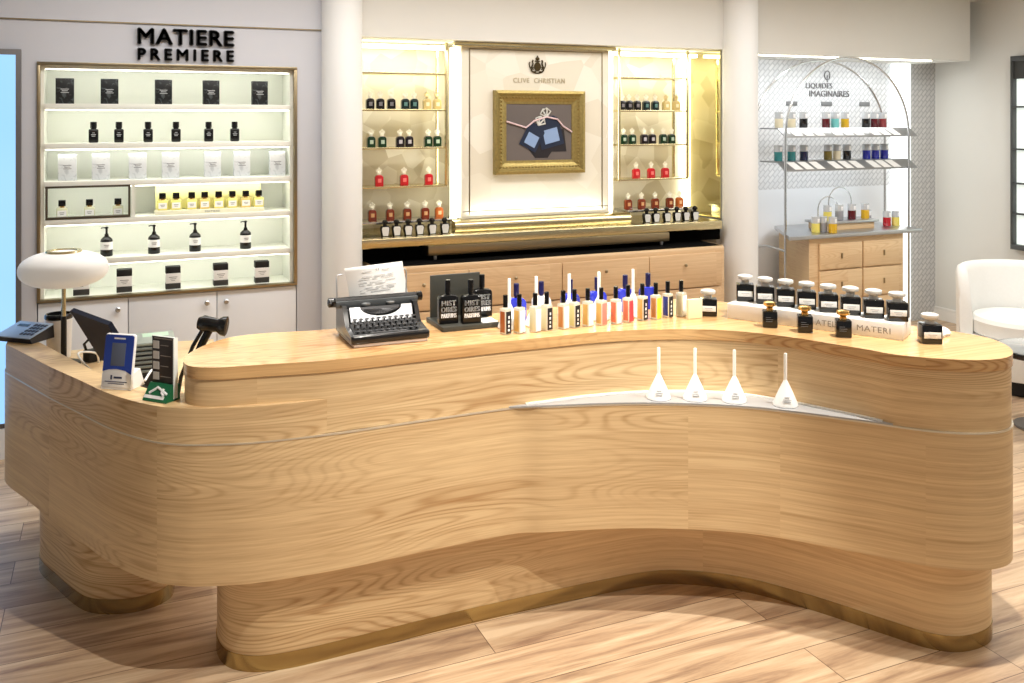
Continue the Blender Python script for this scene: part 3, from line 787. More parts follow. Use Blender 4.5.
ar = thing('arch_display', (5.1, 0, 0), 'double chrome arch display stand with two label-edged shelves in the patterned alcove', 'display stand')
def arch(b_, cx, y, r, zc, r2, zb):
    p = [(cx - r, zb)] + [(cx - r, zb + (zc - zb) * k / 6) for k in range(1, 6)] + arc(cx, zc, r, r2, 180, 0, 40) + [(cx + r, zc - (zc - zb) * k / 6) for k in range(1, 7)]
    b_.tube([(x, y, z) for x, z in p], .009, 8)
arch_b = MB(); arch(arch_b, 0, 5.35, .603, 1.61, .595, .0); arch_b.build('front_arch', CHROME, ar)
arch_b = MB(); arch(arch_b, .01, 5.66, .66, 1.60, .60, .0); arch_b.build('rear_arch', CHROME, ar)
MB().tube([(-.603, 5.35, .78), (-.64, 5.5, .80), (-.65, 5.66, .78)], .008).build('brace', CHROME, ar)
for z in (1.676, 1.427):
    s = MB().wedge([(5.64, z - .010), (5.64, z), (5.44, z), (5.356, z - .062), (5.352, z - .070), (5.362, z - .068), (5.44, z - .010)], -.60, .70).build('shelf', mat('shelf_grey_metal', (168, 170, 172), .3, .7), ar)
    xs = (-.53, -.425, -.32, -.145, -.04, .065, .235, .335, .435)
    for k, x in enumerate(xs):
        MB().quad([(x + .03, 5.363, z - .0555), (x + .105, 5.363, z - .0555), (x + .075, 5.432, z - .0045), (x, 5.432, z - .0045)], .002).build('shelf_card', PAPER, s)
GLASS = mat('clear_top', (226, 230, 232), .08, coat=.6)
def tube_bottle(key, rgb):
    body = mat('liquid_' + key, rgb, .12, coat=.5)
    def f():
        o = thing('cylinder_bottle', (0, 0, 0), '', 'perfume bottle')
        MB().lathe([(.029, 0), (.031, .003), (.031, .068)], seg=20).build('liquid', body, o)
        MB().lathe([(.031, .0682), (.031, .104), (.029, .106), (.031, .108), (.031, .118)], seg=20).build('glass_collar', mat('clear_collar', (206, 210, 214), .12, .25, coat=.5), o)
        MB().box(-.010, .010, -.0335, -.0305, .074, .104, .002).build('white_neck', WHITE, o)
        return o
    return f
TB = {'cream': ((236, 226, 196), 'cream coloured'), 'black': ((18, 16, 20), 'near-black'), 'wine': ((92, 14, 26), 'dark red'), 'aqua': ((120, 206, 204), 'aqua'), 'yellow': ((222, 178, 40), 'golden yellow'),
      'teal': ((44, 132, 134), 'teal'), 'navy': ((22, 30, 74), 'navy'), 'olive': ((126, 112, 50), 'olive'), 'blue': ((36, 44, 160), 'royal blue'), 'red': ((186, 24, 40), 'red'), 'rose': ((150, 60, 64), 'rose red'), 'silver': ((150, 150, 156), 'smoky silver'), 'lemon': ((236, 220, 110), 'lemon yellow')}
def tubes(xs, cols, y, z, where, ref, grp):
    for i, (x, c) in enumerate(zip(xs, cols)):
        place('tube_' + c, tube_bottle(c, TB[c][0]), (x, y, z), f'{TB[c][1]} bottle, {ORD[i]} from the wide column on {where}', 0, grp)
tubes([4.596, 4.715, 4.829, 5.048, 5.138, 5.238, 5.452, 5.541, 5.625], ['cream', 'cream', 'black', 'wine', 'aqua', 'yellow', 'black', 'wine', 'rose'], 5.54, 1.6765, 'the upper arch shelf', '', 'bottles on the upper arch shelf')
tubes([4.590, 4.715, 4.833, 5.068, 5.155, 5.258, 5.458, 5.550, 5.642], ['teal', 'teal', 'navy', 'olive', 'cream', 'black', 'blue', 'blue', 'blue'], 5.54, 1.4275, 'the lower arch shelf', '', 'bottles on the lower arch shelf')
for i, x in enumerate([5.02, 5.38, 5.788]):
    tag(MB().box(x - .055, x + .055, 5.892, 5.899, 1.85, 1.885, .002).build('wall_plaque', mat('plaque_grey', (132, 134, 136), .4, .3)), f'small grey name plaque on patterned wallpaper, {ORD[i]} from the wide column', 'plaque', 'grey plaques above the arch shelf')
lt = thing('wall_lettering', (0, 5.9, 0), 'thin grey two-line lettering with a small pendant emblem on the patterned wallpaper', 'lettering')
text('upper_lettering', 'LIQUIDES', INK, lt, 5.165, 5.44, 1.985, 2.035, -.001, .006, .0, spacing=1.05)
text('lower_lettering', 'IMAGINAIRES', INK, lt, 5.20, 5.62, 1.925, 1.975, -.001, .006, .0)
b = MB(); b.tube([(5.385 + p[0], -.006, 2.10 + p[1]) for p in arc(0, 0, .028, .036, 0, 360, 24)[:-1]], .004, 6, True); b.tube([(5.385, -.006, 2.10), (5.385, -.006, 2.045)], .004, 6); b.build('emblem', INK, lt)

ac = thing('oak_drawer_stand', (0, 0, 0), 'small pale oak drawer stand with grey metal top under the chrome arches', 'drawers')
MB().prism([(4.44, 5.235), (5.72, 5.235), (5.76, 5.84), (4.80, 5.84)], .872, .90, .004, 2).build('top', STEEL, ac)
MB().prism([(4.65, 5.275), (5.565, 5.275), (5.595, 5.82), (4.83, 5.82)], 0, .872, .003, 1).build('carcass', OAK_PALE, ac)
for x0, x1 in ((4.735, 5.138), (5.152, 5.545)):
    for z0, z1 in ((.64, .83), (.42, .628), (.2, .408)):
        d = MB().box(x0, x1, 5.255, 5.274, z0, z1, .004, 2).build('drawer', OAK_PALE, ac)
        MB().box((x0 + x1) / 2 - .004, (x0 + x1) / 2 + .004, 5.243, 5.255, (z0 + z1) / 2 - .02, (z0 + z1) / 2 + .02, .002).build('pull', BRASS_DK, d)
rs = thing('tester_riser', (5.16, 5.50, .9005), 'low wooden tester riser with steel top and two small hoops on the drawer stand', 'riser')
MB().box(-.23, .25, -.09, .10, 0, .05, .002).build('base', OAK_PALE, rs)
MB().box(-.26, .28, -.11, .11, .05, .068, .003).build('top', STEEL, rs)
for cx, r, h in ((-.05, .10, .17), (.07, .115, .24)):
    p = [(cx - r, .068), (cx - r, .068 + h - r)] + arc(cx, .068 + h - r, r, r, 180, 0, 20)[1:] + [(cx + r, .068)]
    MB().tube([(x, .085, z) for x, z in p], .005, 6).build('hoop', CHROME, rs)
GR = 'bottles on the tester riser'
tubes([5.0, 5.115, 5.24, 5.375], ['lemon', 'silver', 'wine', 'yellow'], 5.47, .969, 'the tester riser', '', GR)
GR = 'bottles on the grey drawer stand top'
tubes([4.795, 4.865], ['lemon', 'silver'], 5.37, .9005, 'the drawer stand front', '', GR)
place('tube_yellow', tube_bottle('yellow', TB['yellow'][0]), (4.895, 5.30, .9005), 'golden yellow cylinder bottle at the front edge of the grey drawer stand top', 0, GR)
PROTO2 = [(5.545, 'silver'), (5.60, 'red'), (5.68, 'lemon')]
bys = (5.62, 5.47, 5.46)
for (x, c), y in zip(PROTO2, bys):
    place('tube_' + c, tube_bottle(c, TB[c][0]), (x, y, .9005), f'{TB[c][1]} bottle on the drawer stand top beyond the riser', 0, GR)

rc = thing('wall_display', (6.598, 4.85, 0), 'dark framed backlit shelf display set on the side wall behind the white armchair', 'display')
DG = mat('dark_frame', (70, 72, 72), .4)
b = MB()
for y0, y1, z0, z1 in ((-.6, .27, 2.20, 2.24), (-.6, .27, .71, .75), (.25, .27, .75, 2.20)): b.box(-.06, 0, y0, y1, z0, z1, .002)
b.build('frame', DG, rc)
MB().box(-.012, 0, -.6, .25, .75, 2.06).build('back_panel', mat('frosted_back', (236, 246, 240), .5, emit=(236, 248, 242), estr=.55), rc)
MB().box(-.045, 0, -.6, .25, 2.06, 2.20).build('head_panel', DARKGREY, rc)
for z in (1.845, 1.51, 1.24, 1.0): MB().box(-.055, -.012, -.6, .25, z - .014, z).build('shelf', DG, rc)

# ---- armchair and side table
ch = thing('tub_chair', (5.50, 4.20, 0), 'white upholstered tub armchair beyond the end of the counter', 'chair', -28)
BOUC = vary(mat('white_upholstery', (236, 236, 232), .85), 60, .03)
def tub_back():
    bm_ = MB(); n = 40; A0, A1 = 2, 178
    def ring(r, z, k): 
        a = R(A0 + (A1 - A0) * k / n); return (r * math.cos(a), r * math.sin(a), z)
    def hz(k):
        t = abs(k / n - .5) * 2
        return .765 - .16 * max(0, (t - .86) / .14) ** 2
    rows = []
    for k in range(n + 1):
        h = hz(k)
        prof = [(.39, .09), (.405, .3), (.41, h - .05), (.40, h - .015), (.375, h), (.345, h - .015), (.335, h - .05), (.325, .44), (.32, .09)]
        rows.append([bm_.bm.verts.new(ring(r, z, k)) for r, z in prof])
    m_ = len(rows[0])
    for k in range(n):
        for j in range(m_): bm_.bm.faces.new((rows[k][j], rows[k][(j + 1) % m_], rows[k + 1][(j + 1) % m_], rows[k + 1][j]))
    bm_.bm.faces.new(rows[0]); bm_.bm.faces.new(rows[-1][::-1])
    return bm_
tub_back().build('backrest', BOUC, ch, 50)
MB().lathe([(.30, .10), (.385, .10), (.39, .13), (.39, .30), (.375, .32), (.3, .325)], seg=48).build('seat_base', BOUC, ch)
MB().lathe([(.30, .326), (.318, .34), (.318, .42), (.30, .445), (.2, .455), (0, .46)], seg=48).build('seat_cushion', BOUC, ch)
MB().lathe([(.33, 0), (.34, .01), (.34, .098), (.3, .1)], seg=40).build('plinth', BLACKM, ch)
tb = thing('side_table', (4.83, 3.57, 0), 'small round grey glass side table with black rim before the white armchair', 'table')
MB().lathe([(.235, .436), (.240, .438), (.240, .448), (.235, .45), (0, .45)], seg=48).build('tabletop', mat('smoked_glass', (150, 154, 154), .08, coat=.6), tb)
MB().lathe([(.236, .418), (.254, .418), (.256, .43), (.254, .446), (.242, .447), (.241, .43), (.236, .43)], seg=48).build('rim', BLACK, tb)
MB().lathe([(.018, .012), (.018, .42), (.10, .43), (.10, .435)], seg=20).build('stem', BLACK, tb)
MB().lathe([(.15, 0), (.155, .006), (.15, .014), (.03, .022)], seg=40).build('foot', mat('foot_grey', (96, 92, 90), .35), tb)

# ================================================================== ON THE COUNTER
ZT = .9805
# ---- typewriter
tw = thing('typewriter', (.870, 3.03, ZT), 'antique black manual typewriter holding a typed sheet, near the narrow column', 'typewriter')
TWB = mat('typewriter_black', (17, 17, 19), .28, coat=.4)
b = MB()
for s in (-1, 1):
    x = s * .128
    b.wedge([(.0, .012), (.0, .030), (.02, .036), (.098, .052), (.120, .090), (.140, .113), (.225, .113), (.233, .10), (.235, .012)], x - .008, x + .008)
b.box(-.137, .137, .002, .232, .012, .030, .006)
b.box(-.138, .138, -.006, .022, .010, .041, .010, 4)
b.box(-.12, .12, .14, .225, .03, .10, .004)
b.build('body', TWB, tw, 30)
MB().box(-.13, .13, .0, .225, .0, .0118, .003).build('base_pad', mat('felt_pad', (206, 190, 176), .9), tw)
MB().wedge([(.024, .031), (.024, .038), (.108, .058), (.115, .031)], -.119, .119).build('key_well', BLACKM, tw)
kb = MB(); kr = MB()
for r_ in range(4):
    y = .034 + r_ * .021; z = .045 + r_ * .0085
    for k in range(11):
        x = -.107 + k * .0208 + (r_ % 2) * .006
        kb.lathe([(.0025, z - .012), (.0025, z), (.0076, z + .001), (.0076, z + .004), (.005, z + .005)], (x, y), 10)
        kr.lathe([(.0079, z + .0012), (.0083, z + .0022), (.0079, z + .0034)], (x, y), 12)
kb.build('keys', BLACK, tw); kr.build('key_rings', mat('key_ring_grey', (150, 152, 156), .3, .7), tw)
MB().box(-.065, .065, .026, .034, .036, .041, .001).build('space_bar', mat('bar_grey', (112, 112, 114), .3), tw)
SIL = mat('typewriter_grey', (206, 209, 214), .35, .3)
pl = [(-.112, .060), (.112, .060), (.112, .112), (.075, .112)] + [(.075 * math.cos(R(a)), .112 - .036 * math.sin(R(a))) for a in range(15, 180, 15)] + [(-.075, .112), (-.112, .112)]
M4 = Matrix.Translation((0, .112, .060)) @ Matrix.Rotation(R(62), 4, 'X') @ Matrix.Translation((0, -.060, 0))
MB().prism(pl, 0, .004, M=M4).build('front_plate', SIL, tw)
tb_ = MB()
M5 = Matrix.Translation((0, .132, .084)) @ Matrix.Rotation(R(52), 4, 'X')
half = [(.070 * math.cos(R(a)), -.030 * math.sin(R(a)) + .024) for a in range(0, 181, 12)]
tb_.prism(half, -.002, .003, M=M5)
for a in range(20, 165, 12):
    tb_.tube([M5 @ Vector((.012 * math.cos(R(a)), .012, .004)), M5 @ Vector((.062 * math.cos(R(a)), .020 - .026 * math.sin(R(a)), .006))], .0016, 5)
tb_.build('type_basket', mat('basket_dark', (60, 60, 62), .35, .5), tw)
for s in (-1, 1): MB().lathe([(.016, .108), (.016, .113), (.004, .116)], (s * .045, .165), 16).build('ribbon_spool', STEEL, tw)
cr = MB(); cr.box(-.150, .150, .172, .182, .100, .124, .003); cr.box(-.150, .150, .218, .226, .096, .128, .003)
cr.build('carriage', mat('carriage_grey', (98, 102, 104), .35, .5), tw)
Mx = Matrix.Translation((0, .20, .118)) @ Matrix.Rotation(R(90), 4, 'Y')
MB().lathe([(.016, -.148), (.016, .148)], seg=20, M=Mx).build('platen', BLACKM, tw)
for s in (-1, 1): MB().lathe([(.006, s * .148), (.006, s * .154), (.017, s * .155), (.017, s * .170), (.012, s * .173)], seg=16, M=Mx).build('platen_knob', BLACK, tw)
MB().tube([(-.152, .178, .122), (-.168, .165, .128), (-.176, .150, .122)], .004, 6).build('return_lever', BLACK, tw)
wr = MB(); wr.tube([(-.135, .222, .12), (-.135, .232, .20), (-.132, .236, .206), (-.112, .238, .208)], .0024, 6); wr.tube([(.120, .222, .12), (.124, .232, .205), (.120, .236, .214), (.10, .238, .216)], .0024, 6); wr.build('paper_support', STEEL, tw)
ps = thing('typed_letter', (.894, 3.03, ZT - .004), 'white typed letter sheet rolled into the black typewriter', 'letter')
pb = MB(); n_ = 8
A, B = [], []
for k in range(n_ + 1):
    t_ = k / n_; z = .118 + .122 * t_; y = .224 + .010 * math.sin(t_ * 1.4)
    sk = -.020 * t_; rise = .007
    A.append(pb.bm.verts.new((-.110 + sk, y, z - rise * (.25 + .6 * t_)))); B.append(pb.bm.verts.new((.105 + sk, y, z + rise * (.25 + .75 * t_))))
for k in range(n_): pb.bm.faces.new((A[k], B[k], B[k + 1], A[k + 1]))
so = pb.build('sheet', PAPER, ps); md = so.modifiers.new('thickness', 'SOLIDIFY'); md.thickness = .0008
Mt = Matrix.Translation((-.010, .2262, .19)) @ Matrix.Rotation(R(-4.3), 4, 'Y') @ Matrix.Rotation(R(-3), 4, 'X')
tl = MB()
for row, (zz, segs) in enumerate(((.030, ((-.055, -.02), (-.004, -.001), (.004, .007), (.018, .045))), (.012, ((-.058, -.02), (-.012, .03), (.036, .06))), (.004, ((-.07, -.03), (-.02, .0), (.012, .06))), (-.008, ((-.07, -.04), (-.03, .02), (.03, .066))), (-.016, ((-.07, -.05), (-.04, -.02), (-.01, .03))), (-.028, ((-.055, -.02), (-.01, .02), (.03, .066))), (-.036, ((-.068, -.06), (-.045, .0), (.01, .06))), (-.044, ((-.068, -.05), (-.03, .045))))):
    for x0, x1 in segs: tl.box(x0, x1, -.0016, -.0008, zz, zz + (.0095 if row == 0 and x1 - x0 < .005 else .0022), M=Mt)
tl.build('typed_text', PALEINK, so)

# ---- three black bottles on a dark stand
st = thing('tester_stand', (1.20, 3.22, ZT), 'dark grey tester stand with upright back panel behind three black bottles', 'stand')
STG = vary(mat('stand_grey', (62, 62, 56), .45), 12, .1)
MB().box(-.112, .108, -.095, .095, 0, .018, .002).build('base', STG, st)
MB().box(-.10, .10, .078, .088, .018, .176, .002).build('back_panel', STG, st)
MB().box(.045, .105, -.09, -.02, .0182, .0215, .001).build('card', PAPER, st)
TXT = mat('white_print', (246, 246, 246), .5)
def hist_bottle():
    o = thing('black_bottle', (0, 0, 0), '', 'perfume bottle')
    pr = [(-.036, 0), (.036, 0), (.036, .086)] + arc(.024, .088, .012, .014, 0, 90, 4)[1:] + [(.012, .104), (-.012, .104)] + arc(-.024, .088, .012, .014, 90, 180, 4) + [(-.036, .086)]
    MB().prism(pr, -.017, .017, .004, 3, M=Matrix.Rotation(R(90), 4, 'X')).build('body', BLACK, o)
    MB().lathe([(.008, .102), (.008, .110), (.0105, .110), (.0105, .156), (.009, .158)], seg=18).build('cap', BLACK, o)
    ft = ((-.0012, 0), (.0012, 0), (0, .0006), (-.0006, 0), (.0006, 0))
    text('upper_lettering', 'HIST', TXT, o, -.026, .026, .066, .084, -.0171, .0008, 0, spacing=1.12, fat=ft)
    text('middle_lettering', 'OIRES', TXT, o, -.028, .028, .043, .061, -.0171, .0008, 0, spacing=1.12, fat=ft)
    text('lower_lettering', 'PARFUMS', TXT, o, -.028, .028, .022, .038, -.0171, .0008, 0, spacing=1.12, fat=ft[:2])
    return o
for (x, y), s in zip(((1.128, 3.185), (1.208, 3.158), (1.287, 3.245)), ('beside the typewriter', 'in the middle of its stand', 'half hidden at the back of its stand')):
    place('hist', hist_bottle, (x, y, .9995 if y < 3.24 else .9995), f'black glass perfume bottle with bold white lettering, {s}', -4, 'black lettered bottles on the dark stand')

# ---- row of small square bottles
VGLASS = mat('vial_glass', (242, 234, 212), .08, coat=.7, trans=.35)
def vial(key, liq, labm, strip):
    def f():
        o = thing('square_vial', (0, 0, 0), '', 'perfume bottle')
        MB().box(-.0155, .0155, -.0155, .0155, 0, .092, .003).build('body', VGLASS, o)
        MB().box(-.0160, -.0154, -.012, .0105, .008, .082, .0003).build('liquid', liq, o)
        MB().lathe([(.013, .0915), (.011, .094), (.006, .095)], seg=16).build('shoulder', VGLASS, o)
        MB().lathe([(.005, .092), (.005, .096), (.0085, .096), (.0085, .138), (.0075, .139)], seg=16).build('cap', BLACK, o)
        lb = MB().box(-.0125, .0135, -.0168, -.0155, .004, .082, .0004).build('label', labm, o)
        if strip:
            lines('printed_mark', TXT, lb, [(-.004, .004, .012, .02), (-.002, .003, .026, .034), (-.004, .004, .04, .05), (-.002, .004, .056, .066)], -.0168)
        return o
    return f
LQ = {'brown': (178, 96, 48), 'gold': (230, 186, 104), 'clear': (236, 232, 190), 'amber': (214, 144, 82), 'pale': (232, 226, 160), 'coral': (230, 124, 92), 'indigo': (56, 66, 150), 'grey': (206, 200, 168)}
LB = {'black': (26, 24, 26), 'white': (246, 246, 244), 'pink': (240, 130, 118), 'red': (222, 62, 72), 'yellow': (250, 232, 60), 'none': (246, 246, 244)}
XR = [1.286, 1.338, 1.399, 1.447, 1.512, 1.561, 1.615, 1.67, 1.73, 1.786, 1.852, 1.91, 1.969, 2.028]
YR = [3.016, 3.011, 3.008, 3.012, 3.008, 3.014, 3.011, 3.008, 3.004, 3.010, 3.015, 3.012, 3.020, 3.016]
KR = [('brown', 'black'), ('gold', 'white'), ('clear', 'white'), ('clear', 'black'), ('amber', 'white'), ('pale', 'black'), ('gold', 'white'), ('gold', 'pink'), ('coral', 'white'), ('coral', 'red'), ('gold', 'black'), ('amber', 'yellow'), ('indigo', 'black'), ('grey', 'white')]
for i, (x, y, (lq, lb)) in enumerate(zip(XR, YR, KR)):
    liq = mat('vial_' + lq, LQ[lq], .1, coat=.6, trans=.25); lm_ = mat('vial_label_' + lb, LB[lb], .5)
    place(f'vial_{lq}_{lb}', vial(lq, liq, lm_, lb == 'black'), (x, y, ZT), f'slim {lq} vial with {lb} label, {ORD[i]} from the dark stand, front row', 22, 'small square vials in the front row on the counter')
BLUE = mat('cobalt_glass', (40, 52, 186), .12, coat=.5); NAVYC = mat('navy_cap', (24, 22, 74), .3); CLR = mat('frosted_glass', (242, 242, 238), .2, coat=.3)
def round_bottle(body):
    def f():
        o = thing('round_shoulder_bottle', (0, 0, 0), '', 'perfume bottle')
        pr = [(-.036, 0), (.036, 0), (.036, .064)] + arc(.014, .066, .022, .024, 0, 90, 6)[1:] + arc(-.014, .066, .022, .024, 90, 180, 6) + [(-.036, .064)]
        MB().prism(pr, -.017, .017, .005, 3, M=Matrix.Rotation(R(90), 4, 'X')).build('body', body, o)
        MB().lathe([(.008, .088), (.008, .097), (.0105, .097), (.0105, .142), (.009, .144)], seg=18).build('cap', NAVYC, o)
        return o
    return f
for i, (x, c) in enumerate([(1.403, 'cobalt blue'), (1.507, 'frosted white'), (1.631, 'cobalt blue'), (1.75, 'cobalt blue'), (1.877, 'cobalt blue'), (1.983, 'cobalt blue')]):
    place('round_' + c[:4], round_bottle(BLUE if c[0] == 'c' else CLR), (x, 3.185, ZT), f'{c} round-shouldered bottle, {ORD[i]} from the dark stand, behind the vials', -6, 'round-shouldered bottles behind the vials')
CONE = mat('white_ceramic', (250, 250, 248), .35)
def cone():
    o = thing('tester_cone', (0, 0, 0), '', 'tester cone')
    MB().lathe([(.038, 0), (.0425, .003), (.042, .010), (.027, .044), (.012, .076), (.0085, .083), (.0065, .088)], seg=32).build('cone', CONE, o)
    MB().lathe([(.0058, .084), (.0058, .178), (.005, .181)], seg=12).build('stick', mat('stick_white', (252, 250, 242), .5), o)
    Mq = Matrix.Translation((0, -.0355, .03)) @ Matrix.Rotation(R(-24), 4, 'X')
    q = MB()
    for x0, x1, z0, z1 in ((-.009, .009, .006, .0085), (-.014, .014, -.002, 0), (-.012, .012, -.009, -.0075)): q.box(x0, x1, -.001, .002, z0, z1, M=Mq)
    q.build('printed_label', PALEINK, o)
    return o
for i, x in enumerate([1.336, 1.445, 1.582, 1.71, 1.861]):
    place('cone', cone, (x, 3.098, ZT), f'white tester cone with stick hidden among the bottles, {ORD[i]} from the dark stand', 0, 'tester cones behind the vials')
for i, (x, y) in enumerate([(1.786, 2.797), (1.899, 2.737), (2.013, 2.663), (2.146, 2.553)]):
    place('cone', cone, (x, y, .7515), f'white tester cone, {ORD[i]} from the typewriter end of the inset shelf', -30, 'tester cones on the inset shelf')
tag(MB().box(-.032, .032, -.008, .008, 0, .075, .002).build('acrylic_block', mat('cream_acrylic', (246, 238, 200), .12, coat=.5)), 'cream acrylic sign block between the vials and the grey-capped bottles', 'block').location = (2.052, 2.962, ZT)

# ---- tester box with apothecary bottles
TAUPE = mat('taupe_print', (150, 144, 136), .6)
bx = thing('display_plinth', (2.338, 2.6465, ZT), 'long white display plinth with grey lettering carrying eight dark bottles', 'plinth', -58.4)
MB().box(-.3185, .3185, 0, .128, 0, .056, .002).build('block', mat('plinth_white', (240, 240, 238), .4), bx)
text('lettering', 'ATELIER', TAUPE, bx, .02, .137, .017, .037, -.0002, .001, .0, spacing=1.1)
text('lettering', 'MATERI', TAUPE, bx, .165, .278, .017, .037, -.0002, .001, .0, spacing=1.1)
DGL = mat('dark_perfume_glass', (12, 11, 11), .1, coat=.3)
def apothecary(wd, h, capm, lab, prefix):
    def f():
        o = thing('square_bottle', (0, 0, 0), '', 'perfume bottle')
        MB().box(-wd / 2, wd / 2, -wd * .44, wd * .44, 0, h, .004, 3).build('body', DGL, o)
        MB().lathe([(wd * .24, h), (wd * .24, h + .008), (wd * .20, h + .010), (wd * .26, h + .016), (wd * .42, h + .019), (wd * .45, h + .024), (wd * .43, h + .031), (wd * .30, h + .034), (0, h + .035)], seg=24).build('cap', capm, o)
        if lab:
            l = MB().box(-wd * .42, wd * .42, -wd * .44 - .0012, -wd * .44, h * .30, h * .62, .0004).build('label', PAPER, o)
            lines('printed_label', PALEINK, l, [(-wd * .22, wd * .22, h * .47, h * .50), (-wd * .15, wd * .15, h * .38, h * .405)], -wd * .44 - .0012)
        else:
            lines('printed_label', INK, o, [(-wd * .3, wd * .2, h * .5, h * .53), (-wd * .3, wd * .15, h * .38, h * .405), (-wd * .3, wd * .05, h * .62, h * .64)], -wd * .44)
        return o
    return f
for i in range(8):
    t_ = i / 7; x = 2.272 + (2.541 - 2.272) * t_; y = 2.938 + (2.436 - 2.938) * t_
    place('apoth', apothecary(.066, .066, CAPGREY, True, ''), (x, y, ZT + .0562), f'dark grey-capped bottle on the white plinth, {ORD[i]} from the acrylic block', -36, 'dark grey-capped bottles on the plinth')
dup(PROTO['apoth'], (2.135, 2.990, ZT), 'dark grey-capped bottle standing alone on the counter between acrylic block and plinth', -32, 'dark grey-capped bottles standing on the counter')
dup(PROTO['apoth'], (2.572, 2.322, ZT), 'dark grey-capped bottle standing alone beside the crumpled white tissue', -30, 'dark grey-capped bottles standing on the counter')
for (x, y), s in zip(((2.224, 2.732), (2.288, 2.618), (2.362, 2.507)), ('closest to the acrylic block', 'middle of the three', 'closest to the curved counter end')):
    place('gold', apothecary(.052, .060, GOLDCAP, False, ''), (x, y, ZT), f'small black bottle with gold cap before the white plinth, {s}', -34, 'gold-capped bottles in front of the plinth')
ti = MB()
for k in range(4):
    a = k * 1.3
    ti.lathe([(.030, .0), (.034, .008), (.026, .020 + .004 * (k % 2)), (.010, .027), (0, .028)], (.022 * math.cos(a), .016 * math.sin(a)), 9, sy=.7)
to = ti.build('crumpled_tissue', PAPER, None, 20)
tag(to, 'small crumpled white tissue on the rounded end of the countertop', 'tissue'); to.location = (2.680, 2.385, ZT)

# ---- checkout end
ZL = .8575
cr_ = thing('card_reader', (.030, 3.318, ZL), 'blue and white leaning contactless donation reader on the counter ledge', 'card reader', -36)
b = MB(); b.wedge([(-.032, 0), (-.026, .05), (.020, .06), (.045, .0)], -.055, .055); b.build('stand', WHITE, cr_, 30)
Mr = Matrix.Translation((0, -.034, .002)) @ Matrix.Rotation(R(-9), 4, 'X')
MB().box(-.056, .056, 0, .016, 0, .178, .008, 3, M=Mr).build('housing', WHITE, cr_)
RB = mat('reader_blue', (38, 66, 160), .3)
MB().prism([(-.0535, .055), (-.03, .062), (0, .064), (.03, .06), (.0535, .048), (.0535, .168), (.048, .174), (-.048, .174), (-.0535, .168)], 0, .0012, M=Mr @ Matrix.Rotation(R(90), 4, 'X')).build('blue_face', RB, cr_)
MB().box(-.026, .026, -.0022, 0, .074, .148, .002, M=Mr).build('screen', mat('screen_grey', (96, 104, 124), .3), cr_)
q = MB()
for x0, x1, z0, z1 in ((-.022, -.016, .030, .044), (-.010, .020, .034, .040), (-.042, .04, .022, .0245), (-.03, .03, .016, .018)): q.box(x0, x1, -.001, .001, z0, z1, M=Mr)
q.build('printed_label', mat('label_navy', (60, 66, 92), .6), cr_)
q = MB(); q.box(-.02, .022, -.0022, 0, .160, .165, M=Mr); q.build('brand_mark', WHITE, cr_)
mn = thing('menu_holder', (.146, 3.122, ZL), 'dark brown information card in clear holder on a green block', 'card holder', -47)
b = MB(); b.wedge([(-.034, 0), (-.034, .004), (-.002, .05), (.025, .048), (.027, 0)], -.048, .048); b.build('green_base', mat('sign_green', (26, 104, 66), .4), mn, 30)
MB().box(-.046, .046, .004, .010, .045, .196, .0015).build('card', mat('card_brown', (58, 50, 46), .4), mn)
MB().box(.0465, .0495, -.002, .016, .006, .196).build('clear_edge', mat('clear_edge', (222, 228, 226), .15), mn)
MB().box(-.046, .046, .0035, .0105, .196, .198).build('top_edge', mat('clear_edge', (222, 228, 226), .15), mn)
q = MB()
for k in range(4): q.box(-.040, -.016, .0025, .004, .158 - k * .033, .182 - k * .033)
q.build('icons', mat('icon_pale', (206, 202, 196), .5), mn)
TAN = mat('text_tan', (140, 130, 122), .6)
for k in range(4): MB().box(-.010, .022 + .01 * (k % 2), .0030, .004, .168 - k * .033, .1705 - k * .033).build('text_line', TAN, mn)
MB().box(-.036, .036, .003, .004, .189, .1925).build('heading_line', TAN, mn)
Mg = Matrix.Translation((0, -.034, .004)) @ Matrix.Rotation(R(-34.8), 4, 'X')
q = MB(); q.box(-.046, .034, -.0012, .001, .006, .016, M=Mg); q.tube([Mg @ Vector((x, -.002, z)) for x, z in ((-.03, .022), (-.005, .042), (.02, .032), (.04, .024))], .004, 6); q.tube([Mg @ Vector((x, -.002, z)) for x, z in ((.02, .04), (.018, .026), (.03, .018))], .004, 6)
q.build('white_logo', TXT, mn)

tm = thing('payment_terminal', (-.318, 4.185, ZL), 'slim pale-topped keypad terminal overhanging the far end of the counter ledge', 'terminal', -41)
ax = MB(); ax.wedge([(-.055, 0), (-.066, .020), (.055, .052), (.060, .0)], -.085, .085)
# long side runs along local x, face tilts up along local y
ax.build('body', mat('terminal_dark', (32, 34, 44), .35), tm, 30)
Mk = Matrix.Translation((0, -.066, .020)) @ Matrix.Rotation(math.atan2(.032, .121), 4, 'X')
MB().box(-.086, .086, -.002, .127, .0005, .006, .002, M=Mk).build('top_face', mat('terminal_screen_tint', (176, 204, 242), .3), tm)  # pale blue-white top with the video screen's blue glow put into its colour
MB().box(-.060, -.006, .085, .102, .006, .0075, M=Mk).build('display', BLACK, tm)
q = MB()
for i in range(4):
    for j in range(4): q.box(.014 + j * .017, .026 + j * .017, .020 + i * .024, .036 + i * .024, .006, .0085, .001, M=Mk)
q.build('keypad', mat('key_navy', (44, 54, 84), .4), tm)

